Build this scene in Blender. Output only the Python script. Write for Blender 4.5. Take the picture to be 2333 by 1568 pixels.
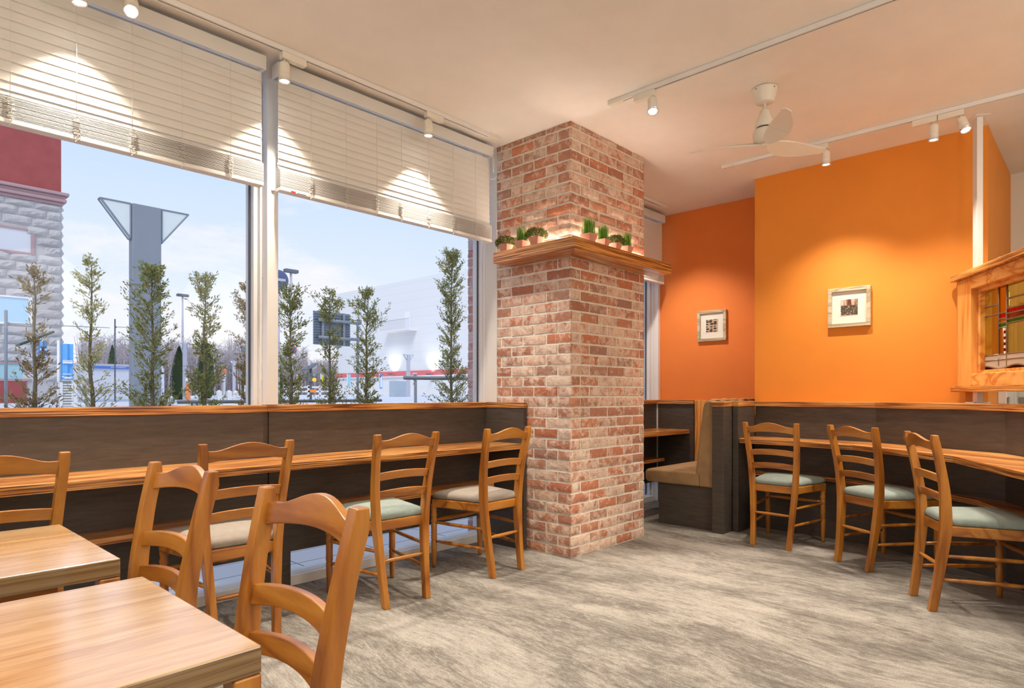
import bpy, bmesh, math, random
from mathutils import Vector, Matrix
random.seed(7)
for o in list(bpy.data.objects): bpy.data.objects.remove(o)
COL = bpy.context.scene.collection
# ------------------------------------------------------------------ camera, world, exposure
EYE = 1.10; FPX = math.sqrt(1363.5*1553.5); TH = math.atan(1363.5/FPX)
CX, HY = 1166.5, 898.0
cam_d = bpy.data.cameras.new('camera'); cam = bpy.data.objects.new('camera', cam_d); COL.objects.link(cam)
cam.location = (0, 0, EYE); cam.rotation_euler = (math.pi/2, 0, TH-math.pi/2)
cam_d.sensor_width = 36; cam_d.lens = 36*FPX/2333; cam_d.shift_y = (HY-784)/2333
cam_d.clip_start = .02; cam_d.clip_end = 600
bpy.context.scene.camera = cam
vs = bpy.context.scene.view_settings
vs.view_transform = 'Standard'; vs.look = 'None'; vs.exposure = 0.14; vs.gamma = 1; vs.use_curve_mapping = False

def ray(u, v):
    a = (u-CX)/FPX; b = (HY-v)/FPX
    return Vector((math.cos(TH)+a*math.sin(TH), math.sin(TH)-a*math.cos(TH), b))
def at_y(u, v, y): r = ray(u, v); return Vector((0,0,EYE))+r*(y/r.y)
def at_x(u, v, x): r = ray(u, v); return Vector((0,0,EYE))+r*(x/r.x)

def make_world():
    w = bpy.data.worlds.new('sky'); bpy.context.scene.world = w; w.use_nodes = True
    nt = w.node_tree; nt.nodes.clear(); N = nt.nodes.new; L = nt.links.new
    out = N('ShaderNodeOutputWorld'); bg = N('ShaderNodeBackground'); L(bg.outputs[0], out.inputs[0])
    tc = N('ShaderNodeTexCoord'); sep = N('ShaderNodeSeparateXYZ'); L(tc.outputs['Generated'], sep.inputs[0])
    cr = N('ShaderNodeValToRGB'); L(sep.outputs['Z'], cr.inputs[0]); e = cr.color_ramp.elements
    e[0].position = 0.0; e[0].color = (.93,.93,.99,1)
    e[1].position = 1.0; e[1].color = (.50,.70,1.1,1)
    a = e.new(.18); a.color = (.72,.82,1.02,1)
    a = e.new(.40); a.color = (.50,.68,1.02,1)
    mp = N('ShaderNodeMapping'); mp.inputs['Scale'].default_value = (1.2,1.2,3.4); L(tc.outputs['Generated'], mp.inputs[0])
    nz = N('ShaderNodeTexNoise'); nz.inputs['Scale'].default_value = 3.2; nz.inputs['Detail'].default_value = 7; nz.inputs['Roughness'].default_value = .62
    L(mp.outputs[0], nz.inputs['Vector'])
    cm = N('ShaderNodeValToRGB'); L(nz.outputs['Fac'], cm.inputs[0])
    cm.color_ramp.elements[0].position = .47; cm.color_ramp.elements[0].color = (0,0,0,1)
    cm.color_ramp.elements[1].position = .66; cm.color_ramp.elements[1].color = (.75,.75,.75,1)
    mx = N('ShaderNodeMix'); mx.data_type = 'RGBA'; L(cm.outputs[0], mx.inputs[0]); L(cr.outputs[0], mx.inputs[6])
    mx.inputs[7].default_value = (1.0,.94,.99,1)
    L(mx.outputs[2], bg.inputs[0]); bg.inputs[1].default_value = .98
make_world()

sun_d = bpy.data.lights.new('hazy_sun', 'SUN'); sun_d.energy = 1.6; sun_d.angle = math.radians(25); sun_d.color = (1,.97,.93)
sun = bpy.data.objects.new('hazy_sun', sun_d); COL.objects.link(sun); sun.location = (0,-5,12)
sun.rotation_euler = Vector((.50,.42,-.75)).to_track_quat('-Z', 'Y').to_euler()
SPOT_K = 1.0
def spot_light(name, loc, target, watt, angle, blend=.35, col=(1,.88,.73), radius=.022, parent=None):
    d = bpy.data.lights.new(name, 'SPOT'); d.energy = watt*SPOT_K; d.spot_size = math.radians(angle); d.spot_blend = blend
    d.color = col; d.shadow_soft_size = radius
    o = bpy.data.objects.new(name, d); COL.objects.link(o)
    v = Vector(target)-Vector(loc); o.rotation_euler = v.to_track_quat('-Z', 'Y').to_euler(); o.location = loc
    return o
# unseen spots without fixtures, added as warm fill for the rest of the cafe
for i, (x, y, w) in enumerate([(3.32,.15,230), (3.32,-1.0,200), (1.2,-1.6,260), (-.6,.3,200), (-1.6,-1.6,240), (-1.2,2.2,200), (4.9,-1.2,200), (2.0,.55,170)]):
    spot_light('fill_spot', (x, y, 2.74), (x+.1, y+.1, 0), w*.36, 120, .8, radius=.05)
# unseen point lights added as soft fill to brighten ceiling and blinds
for l, w in (((1.6,-1.9,2.25), 62), ((-1.2,-.7,2.25), 45), ((3.6,-1.7,2.25), 55), ((-.9,1.6,2.3), 30)):
    d = bpy.data.lights.new('fill_point', 'POINT'); d.energy = w; d.color = (1,.88,.74); d.shadow_soft_size = .5
    o = bpy.data.objects.new('fill_point', d); COL.objects.link(o); o.location = l
# lamp of the far-window track, hidden by the brick pillar
spot_light('far_window_beam', (5.05, 3.05, 2.72), (5.80, 2.85, .8), 75, 90, 1)

# ------------------------------------------------------------------ mesh helpers
class MB:
    def __init__(s): s.v = []; s.f = []; s.m = []; s.cur = 0
    def add(s, vs_, fs):
        n = len(s.v); s.v += [tuple(p) for p in vs_]; s.f += [tuple(i+n for i in f) for f in fs]; s.m += [s.cur]*len(fs); return s
    def box(s, x0, x1, y0, y1, z0, z1, M=None):
        P = [Vector((x, y, z)) for z in (z0, z1) for y in (y0, y1) for x in (x0, x1)]
        if M: P = [M@p for p in P]
        return s.add(P, [(0,2,3,1),(4,5,7,6),(0,1,5,4),(2,6,7,3),(0,4,6,2),(1,3,7,5)])
    def prism(s, poly, z0, z1):
        a = sum(poly[i][0]*poly[(i+1)%len(poly)][1]-poly[(i+1)%len(poly)][0]*poly[i][1] for i in range(len(poly)))
        if a < 0: poly = poly[::-1]
        n = len(poly)
        return s.add([(p[0],p[1],z0) for p in poly]+[(p[0],p[1],z1) for p in poly],
                     [tuple(range(n))[::-1], tuple(range(n, 2*n))]+[(i,(i+1)%n,n+(i+1)%n,n+i) for i in range(n)])
    def extr(s, poly3, d):   # planar polygon (3d points) extruded by vector d
        n = len(poly3); P = [Vector(p) for p in poly3]; d = Vector(d)
        return s.add(P+[p+d for p in P], [tuple(range(n))[::-1], tuple(range(n, 2*n))]+[(i,(i+1)%n,n+(i+1)%n,n+i) for i in range(n)])
    def tube(s, pts, r, n=8, cap=True):
        pts = [Vector(p) for p in pts]; rs = r if isinstance(r, (list, tuple)) else [r]*len(pts)
        rings = []; ref = None
        for i, p in enumerate(pts):
            t = (pts[min(i+1, len(pts)-1)]-pts[max(i-1, 0)]).normalized()
            if ref is None:
                ref = Vector((0,0,1)) if abs(t.z) < .9 else Vector((1,0,0))
            a = t.cross(ref).normalized(); b = t.cross(a).normalized(); ref = -b if False else ref
            rings.append([p+(a*math.cos(k*2*math.pi/n)+b*math.sin(k*2*math.pi/n))*rs[i] for k in range(n)])
        V = [q for R in rings for q in R]; F = []
        for i in range(len(pts)-1):
            for k in range(n): F.append((i*n+k, i*n+(k+1)%n, (i+1)*n+(k+1)%n, (i+1)*n+k))
        if cap: F.append(tuple(range(n))); F.append(tuple(range((len(pts)-1)*n, len(pts)*n))[::-1])
        return s.add(V, F)
    def lathe(s, prof, c=(0,0,0), n=20, M=None):   # prof: (r, z)
        V = []; F = []; c = Vector(c)
        for r, z in prof:
            for k in range(n):
                p = Vector((r*math.cos(k*2*math.pi/n), r*math.sin(k*2*math.pi/n), z))
                if M: p = M@p
                V.append(p+c)
        for i in range(len(prof)-1):
            for k in range(n): F.append((i*n+k, i*n+(k+1)%n, (i+1)*n+(k+1)%n, (i+1)*n+k))
        F.append(tuple(range(n))[::-1]); F.append(tuple(range((len(prof)-1)*n, len(prof)*n)))
        return s.add(V, F)
    def rings(s, R, cap=True):      # list of equal-length rings
        n = len(R[0]); V = [q for r in R for q in r]; F = []
        for i in range(len(R)-1):
            for k in range(n): F.append((i*n+k, i*n+(k+1)%n, (i+1)*n+(k+1)%n, (i+1)*n+k))
        if cap: F.append(tuple(range(n))[::-1]); F.append(tuple(range((len(R)-1)*n, len(R)*n)))
        return s.add(V, F)
    def build(s, name, mats, parent=None, smooth=False, bevel=0, seg=2, subd=0, world=True, kind=None, fixn=True):
        me = bpy.data.meshes.new(name)
        off = Vector((0,0,0))
        if parent is not None:
            if world:
                p = parent
                while p: off += p.location; p = p.parent
        else:
            xs = [p[0] for p in s.v]; ys = [p[1] for p in s.v]; zs = [p[2] for p in s.v]
            off = Vector(((min(xs)+max(xs))/2, (min(ys)+max(ys))/2, min(zs)))
        me.from_pydata([tuple(Vector(p)-off) for p in s.v], [], s.f)
        if not isinstance(mats, (list, tuple)): mats = [mats]
        for m in mats: me.materials.append(m)
        if any(s.m): me.polygons.foreach_set('material_index', s.m)
        if fixn:
            bm = bmesh.new(); bm.from_mesh(me); bmesh.ops.recalc_face_normals(bm, faces=bm.faces); bm.to_mesh(me); bm.free()
        if smooth:
            me.polygons.foreach_set('use_smooth', [True]*len(me.polygons))
        me.update()
        o = bpy.data.objects.new(name, me); COL.objects.link(o)
        if parent is not None: o.parent = parent
        else: o.location = off
        if bevel:
            b = o.modifiers.new('bevel', 'BEVEL'); b.width = bevel; b.segments = seg; b.limit_method = 'ANGLE'; b.angle_limit = math.radians(35)
            b.use_clamp_overlap = True
            if smooth: b.harden_normals = True
        if subd:
            q = o.modifiers.new('sub', 'SUBSURF'); q.levels = subd; q.render_levels = subd
        if kind: o['kind'] = kind
        return o
def tag(o, label, cat, group=None, kind=None):
    o['label'] = label; o['category'] = cat
    if group: o['group'] = group
    if kind: o['kind'] = kind
    return o
def thing(name, loc, label, cat, group=None, rz=0):
    o = bpy.data.objects.new(name, None); COL.objects.link(o); o.location = loc; o.rotation_euler = (0,0,rz); o.empty_display_size = .1
    return tag(o, label, cat, group)
def structure(o): o['kind'] = 'structure'; return o
def copy_tree(o, parent=None):
    c = o.copy(); COL.objects.link(c)
    if parent: c.parent = parent
    for ch in list(o.children): copy_tree(ch, c)
    return c

# ------------------------------------------------------------------ materials
def base(name, col=(.8,.8,.8), rough=.5, spec=.5, metal=0, coat=0, coat_r=.1, sub=0, alpha=1):
    m = bpy.data.materials.new(name); m.use_nodes = True
    b = m.node_tree.nodes['Principled BSDF']
    b.inputs['Base Color'].default_value = (*col, 1); b.inputs['Roughness'].default_value = rough
    b.inputs['Specular IOR Level'].default_value = spec; b.inputs['Metallic'].default_value = metal
    b.inputs['Coat Weight'].default_value = coat; b.inputs['Coat Roughness'].default_value = coat_r
    return m
def nodes(m):
    nt = m.node_tree; return nt, nt.nodes.new, nt.links.new, nt.nodes['Principled BSDF']
def ramp(N, stops):
    r = N('ShaderNodeValToRGB'); e = r.color_ramp.elements
    e[0].position, e[0].color = stops[0][0], (*stops[0][1], 1); e[1].position, e[1].color = stops[-1][0], (*stops[-1][1], 1)
    for p, c in stops[1:-1]: q = e.new(p); q.color = (*c, 1)
    return r
def mixc(N, L, fac, a, b, mode='MIX'):
    x = N('ShaderNodeMix'); x.data_type = 'RGBA'; x.blend_type = mode
    for s, i in ((fac, 0), (a, 6), (b, 7)):
        if hasattr(s, 'links') or hasattr(s, 'is_linked'): L(s, x.inputs[i])
        elif isinstance(s, (int, float)): x.inputs[i].default_value = s
        else: x.inputs[i].default_value = (*s, 1)
    return x.outputs[2]
def texc(N, L, scale=(1,1,1), rot=(0,0,0), out='Object'):
    t = N('ShaderNodeTexCoord'); mp = N('ShaderNodeMapping'); mp.inputs['Scale'].default_value = scale; mp.inputs['Rotation'].default_value = rot
    L(t.outputs[out], mp.inputs[0]); return mp.outputs[0], t
def noise(N, L, vec, scale, detail=4, rough=.5, dist=0):
    n = N('ShaderNodeTexNoise'); n.inputs['Scale'].default_value = scale; n.inputs['Detail'].default_value = detail
    n.inputs['Roughness'].default_value = rough; n.inputs['Distortion'].default_value = dist
    if vec is not None: L(vec, n.inputs['Vector'])
    return n.outputs['Fac']
def bump(N, L, b, h, strength, dist=.01):
    n = N('ShaderNodeBump'); n.inputs['Strength'].default_value = strength; n.inputs['Distance'].default_value = dist
    L(h, n.inputs['Height']); L(n.outputs[0], b.inputs['Normal'])

def wood(name, axis, dark, mid, light, rough=.35, coat=.3, ring=9, stretch=.13, fine=.3):
    """axis: 0,1,2 = grain direction"""
    m = base(name, mid, rough, .5, coat=coat, coat_r=.18); nt, N, L, b = nodes(m)
    sc = [1,1,1]; sc[axis] = stretch
    vec, t = texc(N, L, tuple(sc))
    oi = N('ShaderNodeObjectInfo'); ad = N('ShaderNodeVectorMath'); ad.operation = 'ADD'; L(vec, ad.inputs[0])
    ml = N('ShaderNodeMath'); ml.operation = 'MULTIPLY'; ml.inputs[1].default_value = 7.3; L(oi.outputs['Random'], ml.inputs[0]); L(ml.outputs[0], ad.inputs[1])
    v = ad.outputs[0]
    n1 = noise(N, L, v, ring*.55, 2, .5, .6)
    mu = N('ShaderNodeMath'); mu.operation = 'MULTIPLY'; mu.inputs[1].default_value = 9; L(n1, mu.inputs[0])
    fr = N('ShaderNodeMath'); fr.operation = 'PINGPONG'; fr.inputs[1].default_value = 1; L(mu.outputs[0], fr.inputs[0])
    n2 = noise(N, L, v, ring*14, 3, .6)
    r = ramp(N, [(0, dark), (.35, mid), (1, light)]); L(fr.outputs[0], r.inputs[0])
    r2 = ramp(N, [(.35, (.62,.55,.5)), (.6, (1,1,1))]); L(n2, r2.inputs[0])
    c = mixc(N, L, fine, r.outputs[0], r2.outputs[0], 'MULTIPLY')
    L(c, b.inputs['Base Color']); return m

def plywood(name, ang, dark, mid, light, rough=.32, coat=.35, layers=.04, edge_gain=1.0, fleck=1.0):
    """face grain along direction ang (radians from x) on level faces, veneer layers on the edges"""
    m = base(name, mid, rough, .5, coat=coat, coat_r=.15); nt, N, L, b = nodes(m)
    vec, t = texc(N, L, (1,1,1), (0,0,-ang))
    mp = N('ShaderNodeMapping'); mp.inputs['Scale'].default_value = (.10,1,1); L(vec, mp.inputs[0]); v = mp.outputs[0]
    n1 = noise(N, L, v, 7, 3, .55, .9)
    mu = N('ShaderNodeMath'); mu.operation = 'MULTIPLY'; mu.inputs[1].default_value = 8; L(n1, mu.inputs[0])
    pp = N('ShaderNodeMath'); pp.operation = 'PINGPONG'; pp.inputs[1].default_value = 1; L(mu.outputs[0], pp.inputs[0])
    r = ramp(N, [(0, dark), (.3, mid), (.9, light)]); L(pp.outputs[0], r.inputs[0])
    n2 = noise(N, L, v, 60, 4, .65)
    r2 = ramp(N, [(.40, (.45,.28,.18)), (.56, (1,1,1))]); L(n2, r2.inputs[0])
    top = mixc(N, L, .55*fleck, r.outputs[0], r2.outputs[0], 'MULTIPLY')
    # edge
    vz, _ = texc(N, L, (.8,.8,62))
    nw = noise(N, L, vz, 3.2, 3, .55, .25)
    re = ramp(N, [(.36, (dark[0]*.22, dark[1]*.22, dark[2]*.3)), (.44, tuple(q*.65*edge_gain for q in dark)), (.50, tuple(q*.8*edge_gain for q in mid)), (.60, tuple(q*.85*edge_gain for q in light))]); L(nw, re.inputs[0])
    sp = N('ShaderNodeSeparateXYZ'); L(t.outputs['Normal'], sp.inputs[0])
    ab = N('ShaderNodeMath'); ab.operation = 'ABSOLUTE'; L(sp.outputs['Z'], ab.inputs[0])
    gt = N('ShaderNodeMath'); gt.operation = 'GREATER_THAN'; gt.inputs[1].default_value = .6; L(ab.outputs[0], gt.inputs[0])
    c = mixc(N, L, gt.outputs[0], re.outputs[0], top)
    L(c, b.inputs['Base Color']); bump(N, L, b, n2, .06, .003); return m

HON = ((.27,.085,.010), (.41,.150,.020), (.51,.215,.034))
M = {}
M['honey_v'] = wood('honey_wood_upright', 2, *HON, rough=.30)
M['honey_h'] = wood('honey_wood_across', 0, *HON, rough=.30)
PLYC = ((.33,.10,.022), (.60,.235,.055), (.80,.42,.13))
M['ply_x'] = plywood('plywood_along_x', 0, *PLYC)
M['ply_y'] = plywood('plywood_along_y', math.pi/2, *PLYC)
M['ply_d'] = plywood('plywood_diagonal', math.radians(-120), *PLYC)
M['table'] = plywood('table_plywood', 0, (.54,.31,.125), (.61,.38,.175), (.68,.45,.23), rough=.14, coat=.8, fleck=.5, edge_gain=.48)
M['pine_v'] = wood('pine_upright', 2, (.55,.17,.03), (.74,.32,.07), (.80,.40,.11), rough=.45, coat=.1, ring=14, stretch=.07)
M['pine_h'] = wood('pine_across', 0, (.55,.17,.03), (.76,.35,.08), (.84,.46,.15), rough=.45, coat=.1, ring=12, stretch=.22)

def dark_panel():
    m = base('dark_stained_panel', (.075,.062,.054), .42); nt, N, L, b = nodes(m)
    vec, t = texc(N, L, (.5,.5,4))
    n = noise(N, L, vec, 14, 6, .6, .3)
    r = ramp(N, [(.35, (.060,.050,.044)), (.65, (.090,.074,.062)), (.80, (.12,.10,.085))]); L(n, r.inputs[0])
    n2 = noise(N, L, vec, 70, 2, .5); r2 = ramp(N, [(.70, (0,0,0)), (.76, (1,1,1))]); L(n2, r2.inputs[0])
    n3 = noise(N, L, vec, 2.5, 2, .5); r3 = ramp(N, [(.55, (0,0,0)), (.65, (1,1,1))]); L(n3, r3.inputs[0])
    k = mixc(N, L, 1.0, r2.outputs[0], r3.outputs[0], 'MULTIPLY')
    c = mixc(N, L, k, r.outputs[0], (.30,.25,.20)); L(c, b.inputs['Base Color']); bump(N, L, b, n, .15, .004); return m
M['dark'] = dark_panel()
def flat(name, col, rough=.6, amp=.03, sc=3, **k):
    m = base(name, col, rough, **k); nt, N, L, b = nodes(m)
    vec, t = texc(N, L); n = noise(N, L, vec, sc, 4, .6)
    r = ramp(N, [(.3, tuple(c*(1-amp) for c in col)), (.7, tuple(min(1, c*(1+amp)) for c in col))]); L(n, r.inputs[0]); L(r.outputs[0], b.inputs['Base Color'])
    n2 = noise(N, L, vec, 180, 3, .6); bump(N, L, b, n2, .04, .002); return m
M['ceiling'] = flat('cream_ceiling_paint', (.86,.83,.78), .75)
M['orange'] = flat('orange_paint_amber_light', (.78,.27,.028), .7)
M['orange_red_light'] = flat('orange_paint_red_light', (.80,.215,.035), .7)  # second tone of the orange walls; their different light is put into the colour
M['cream_wall'] = flat('cream_wall_paint', (.74,.70,.62), .7)
M['alu'] = flat('white_aluminium', (.76,.76,.76), .35, amp=.01)
M['plaster'] = flat('white_plaster', (.74,.72,.67), .7)
M['fixture'] = flat('ivory_enamel', (.78,.75,.66), .38)
M['white_metal'] = flat('white_enamel', (.80,.79,.77), .4)
M['slat'] = flat('ivory_blind_slat', (.74,.725,.69), .5, amp=.015)
M['cord'] = flat('ivory_cord', (.76,.73,.66), .8)
M['black'] = base('black_slot', (.02,.014,.01), .6)
M['screw'] = base('steel', (.4,.38,.35), .3, metal=1)
M['gasket'] = base('dark_window_seal', (.05,.07,.11), .4)
def emit(name, col, s):
    m = bpy.data.materials.new(name); m.use_nodes = True; nt = m.node_tree; nt.nodes.clear()
    o = nt.nodes.new('ShaderNodeOutputMaterial'); e = nt.nodes.new('ShaderNodeEmission'); e.inputs[0].default_value = (*col, 1); e.inputs[1].default_value = s
    nt.links.new(e.outputs[0], o.inputs[0]); return m
M['lens'] = emit('lit_lamp_lens', (1,.96,.9), 14)
M['led'] = emit('lit_led_strip', (1,.90,.78), 60)
def glass(name, tint=(1,1,1), refl=.06):
    m = bpy.data.materials.new(name); m.use_nodes = True; nt = m.node_tree; nt.nodes.clear(); N = nt.nodes.new; L = nt.links.new
    o = N('ShaderNodeOutputMaterial'); t = N('ShaderNodeBsdfTransparent'); g = N('ShaderNodeBsdfGlossy'); x = N('ShaderNodeMixShader')
    t.inputs[0].default_value = (*tint, 1); g.inputs['Roughness'].default_value = .02; f = N('ShaderNodeFresnel'); f.inputs[0].default_value = 1.35
    mu = N('ShaderNodeMath'); mu.operation = 'MULTIPLY'; mu.inputs[1].default_value = refl*5; L(f.outputs[0], mu.inputs[0])
    L(mu.outputs[0], x.inputs[0]); L(t.outputs[0], x.inputs[1]); L(g.outputs[0], x.inputs[2]); L(x.outputs[0], o.inputs[0]); return m
M['glass'] = glass('window_glass')

def brick_mat(name, cols, white=.5, wcol=(.78,.62,.52)):
    m = base(name, (.5,.25,.16), .85, .2); nt, N, L, b = nodes(m)
    g = N('ShaderNodeNewGeometry'); r = ramp(N, cols); L(g.outputs['Random Per Island'], r.inputs[0])
    vec, t = texc(N, L)
    w = N('ShaderNodeTexWhiteNoise'); w.noise_dimensions = '1D'; L(g.outputs['Random Per Island'], w.inputs['W'])
    n = noise(N, L, vec, 16, 6, .68, .5)
    ad = N('ShaderNodeMath'); ad.operation = 'MULTIPLY_ADD'; L(w.outputs['Value'], ad.inputs[0]); ad.inputs[1].default_value = .26; L(n, ad.inputs[2])
    rw = ramp(N, [(.57, (0,0,0)), (.64, (white*.5,)*3), (.80, (white,)*3)]); L(ad.outputs[0], rw.inputs[0])
    c = mixc(N, L, rw.outputs[0], r.outputs[0], wcol)
    n2 = noise(N, L, vec, 45, 5, .7); r2 = ramp(N, [(.25, (.72,.68,.66)), (.6, (1.0,1.0,1.0))]); L(n2, r2.inputs[0])
    c = mixc(N, L, .8, c, r2.outputs[0], 'MULTIPLY')
    L(c, b.inputs['Base Color'])
    n3 = noise(N, L, vec, 38, 6, .7, .8); bump(N, L, b, n3, .6, .007); return m
M['brick'] = brick_mat('reclaimed_brick', [(0, (.50,.18,.10)), (.2, (.41,.205,.14)), (.4, (.54,.26,.165)), (.6, (.39,.235,.18)), (.8, (.48,.22,.145)), (1, (.56,.225,.125))], white=.85, wcol=(.82,.69,.57))
M['brick_out'] = brick_mat('outdoor_brick', [(0, (.50,.24,.22)), (.5, (.55,.33,.31)), (1, (.62,.44,.44))], white=.6, wcol=(.80,.72,.76))
def rough_mat(name, col, sc, amp, bs, bd=.01, rough=.9):
    m = base(name, col, rough, .2); nt, N, L, b = nodes(m); vec, t = texc(N, L)
    n = noise(N, L, vec, sc, 6, .65); r = ramp(N, [(.25, tuple(c*(1-amp) for c in col)), (.75, tuple(min(1, c*(1+amp)) for c in col))]); L(n, r.inputs[0])
    L(r.outputs[0], b.inputs['Base Color']); bump(N, L, b, n, bs, bd); return m
M['mortar'] = rough_mat('lime_mortar', (.80,.76,.68), 40, .12, .6)
M['mortar_out'] = rough_mat('outdoor_mortar', (.66,.62,.66), 40, .1, .5)

def carpet_mat():
    m = base('streaked_carpet', (.4,.36,.32), .95, .1); nt, N, L, b = nodes(m)
    t = N('ShaderNodeTexCoord')
    dn = N('ShaderNodeTexNoise'); dn.inputs['Scale'].default_value = .8; dn.inputs['Detail'].default_value = 1; L(t.outputs['Object'], dn.inputs['Vector'])
    sb = N('ShaderNodeVectorMath'); sb.operation = 'SUBTRACT'; L(dn.outputs['Color'], sb.inputs[0]); sb.inputs[1].default_value = (.5,.5,.5)
    sm = N('ShaderNodeVectorMath'); sm.operation = 'SCALE'; sm.inputs['Scale'].default_value = .42; L(sb.outputs[0], sm.inputs[0])
    ad = N('ShaderNodeVectorMath'); ad.operation = 'ADD'; L(t.outputs['Object'], ad.inputs[0]); L(sm.outputs[0], ad.inputs[1])
    def streak(sx, sy, sc, det, ro, di, rot=4):
        mp = N('ShaderNodeMapping'); mp.inputs['Rotation'].default_value = (0,0,math.radians(rot)); mp.inputs['Scale'].default_value = (sx,sy,1); L(ad.outputs[0], mp.inputs[0])
        return noise(N, L, mp.outputs[0], sc, det, ro, di)
    n1 = streak(2.6, .75, 1.6, 8, .62, .5); n2 = streak(26, 5.5, 1.4, 9, .76, .5); n3 = streak(95, 24, 1.2, 5, .75, .3, 8)
    a1 = N('ShaderNodeMath'); a1.operation = 'MULTIPLY_ADD'; L(n1, a1.inputs[0]); a1.inputs[1].default_value = .42; a1.inputs[2].default_value = 0
    a2 = N('ShaderNodeMath'); a2.operation = 'MULTIPLY_ADD'; L(n2, a2.inputs[0]); a2.inputs[1].default_value = .42; L(a1.outputs[0], a2.inputs[2])
    a3 = N('ShaderNodeMath'); a3.operation = 'MULTIPLY_ADD'; L(n3, a3.inputs[0]); a3.inputs[1].default_value = .26; L(a2.outputs[0], a3.inputs[2])
    r = ramp(N, [(.44, (.15,.13,.11)), (.51, (.25,.228,.20)), (.56, (.385,.358,.315)), (.64, (.53,.50,.45))]); L(a3.outputs[0], r.inputs[0])
    nf = noise(N, L, t.outputs['Object'], 260, 3, .7)
    rf = ramp(N, [(.34, (.52,.50,.48)), (.60, (1.08,1.08,1.08))]); L(nf, rf.inputs[0])
    c = mixc(N, L, .9, r.outputs[0], rf.outputs[0], 'MULTIPLY'); L(c, b.inputs['Base Color'])
    b.inputs['Sheen Weight'].default_value = .15
    bump(N, L, b, nf, .8, .012); return m
M['carpet'] = carpet_mat()
def fabric(name, a, b_):
    m = base(name, a, .95, .1); nt, N, L, b = nodes(m); vec, t = texc(N, L, (1,1,1), (0,0,.7))
    w = N('ShaderNodeTexWave'); w.inputs['Scale'].default_value = 95; w.inputs['Distortion'].default_value = 1.5; w.inputs['Detail'].default_value = 2; L(vec, w.inputs['Vector'])
    n = noise(N, L, vec, 30, 4, .7)
    c1 = mixc(N, L, w.outputs['Fac'], a, b_); rr = ramp(N, [(.3, (.88,.88,.88)), (.7, (1.08,1.08,1.08))]); L(n, rr.inputs[0])
    c = mixc(N, L, .8, c1, rr.outputs[0], 'MULTIPLY'); L(c, b.inputs['Base Color']); b.inputs['Sheen Weight'].default_value = .1
    bump(N, L, b, w.outputs['Fac'], .35, .002); return m
M['sage'] = fabric('sage_green_weave', (.235,.295,.27), (.31,.365,.335))
M['taupe'] = fabric('taupe_weave', (.29,.25,.21), (.35,.305,.26))
M['suede'] = rough_mat('tan_suede', (.36,.235,.12), 9, .22, .1, .002, .75)
M['terra'] = rough_mat('pink_terracotta', (.62,.30,.22), 30, .08, .1, .002)
def leaf(name, stops, trans=.25):
    m = base(name, (.1,.2,.05), .6, .3); nt, N, L, b = nodes(m); g = N('ShaderNodeNewGeometry')
    r = ramp(N, stops); L(g.outputs['Random Per Island'], r.inputs[0]); L(r.outputs[0], b.inputs['Base Color'])
    t = N('ShaderNodeBsdfTranslucent'); L(r.outputs[0], t.inputs[0]); x = N('ShaderNodeMixShader'); x.inputs[0].default_value = trans
    out = nt.nodes['Material Output']; L(b.outputs[0], x.inputs[1]); L(t.outputs[0], x.inputs[2]); L(x.outputs[0], out.inputs[0]); return m
M['grass'] = leaf('bright_grass', [(0, (.06,.20,.015)), (.5, (.14,.34,.03)), (1, (.28,.50,.08))])
M['bush'] = leaf('olive_sprigs', [(0, (.05,.075,.012)), (.6, (.12,.15,.025)), (1, (.22,.24,.05))])
M['soil'] = rough_mat('soil', (.05,.035,.02), 40, .3, .5)
def shade(name, col, **k): return flat(name, col, k.pop('rough', .6), **k)
M['pole'] = shade('blue_grey_paint', (.22,.25,.29)); M['pole_l'] = shade('light_grey_paint', (.50,.50,.56)); M['pole_d'] = shade('dark_grey_paint', (.13,.15,.18))
M['frost'] = base('frosted_lantern_panel', (.66,.72,.71), .5)

# ------------------------------------------------------------------ SETTING: room shell
H = 2.922
WX0, WY0 = -4.0, -4.0
structure(MB().box(WX0, 6.9, WY0, 3.62, -.12, 0).build('floor', M['carpet']))
structure(MB().box(WX0, 6.9, WY0, 3.75, H, H+.15).build('ceiling', M['ceiling']))
structure(MB().box(5.357, 5.84, .605, 2.20, 0, H).build('wall_east', M['orange']))
structure(MB().box(5.84, 6.02, 2.19, 3.62, 0, H).build('wall_north', M['orange_red_light']))
structure(MB().box(5.84, 6.70, .605, .72, 0, H).build('wall_recess', M['orange']))
structure(MB().box(6.70, 6.9, WY0, .72, 0, H).build('wall_far', M['cream_wall']))
structure(MB().box(WX0, 6.9, WY0-.15, WY0, 0, H).build('wall_south', M['cream_wall']))
structure(MB().box(WX0-.15, WX0, WY0, 3.62, 0, H).build('wall_west', M['cream_wall']))
structure(MB().box(5.84, 6.9, 3.40, 3.75, 0, H).build('wall_corner', M['cream_wall']))

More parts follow.
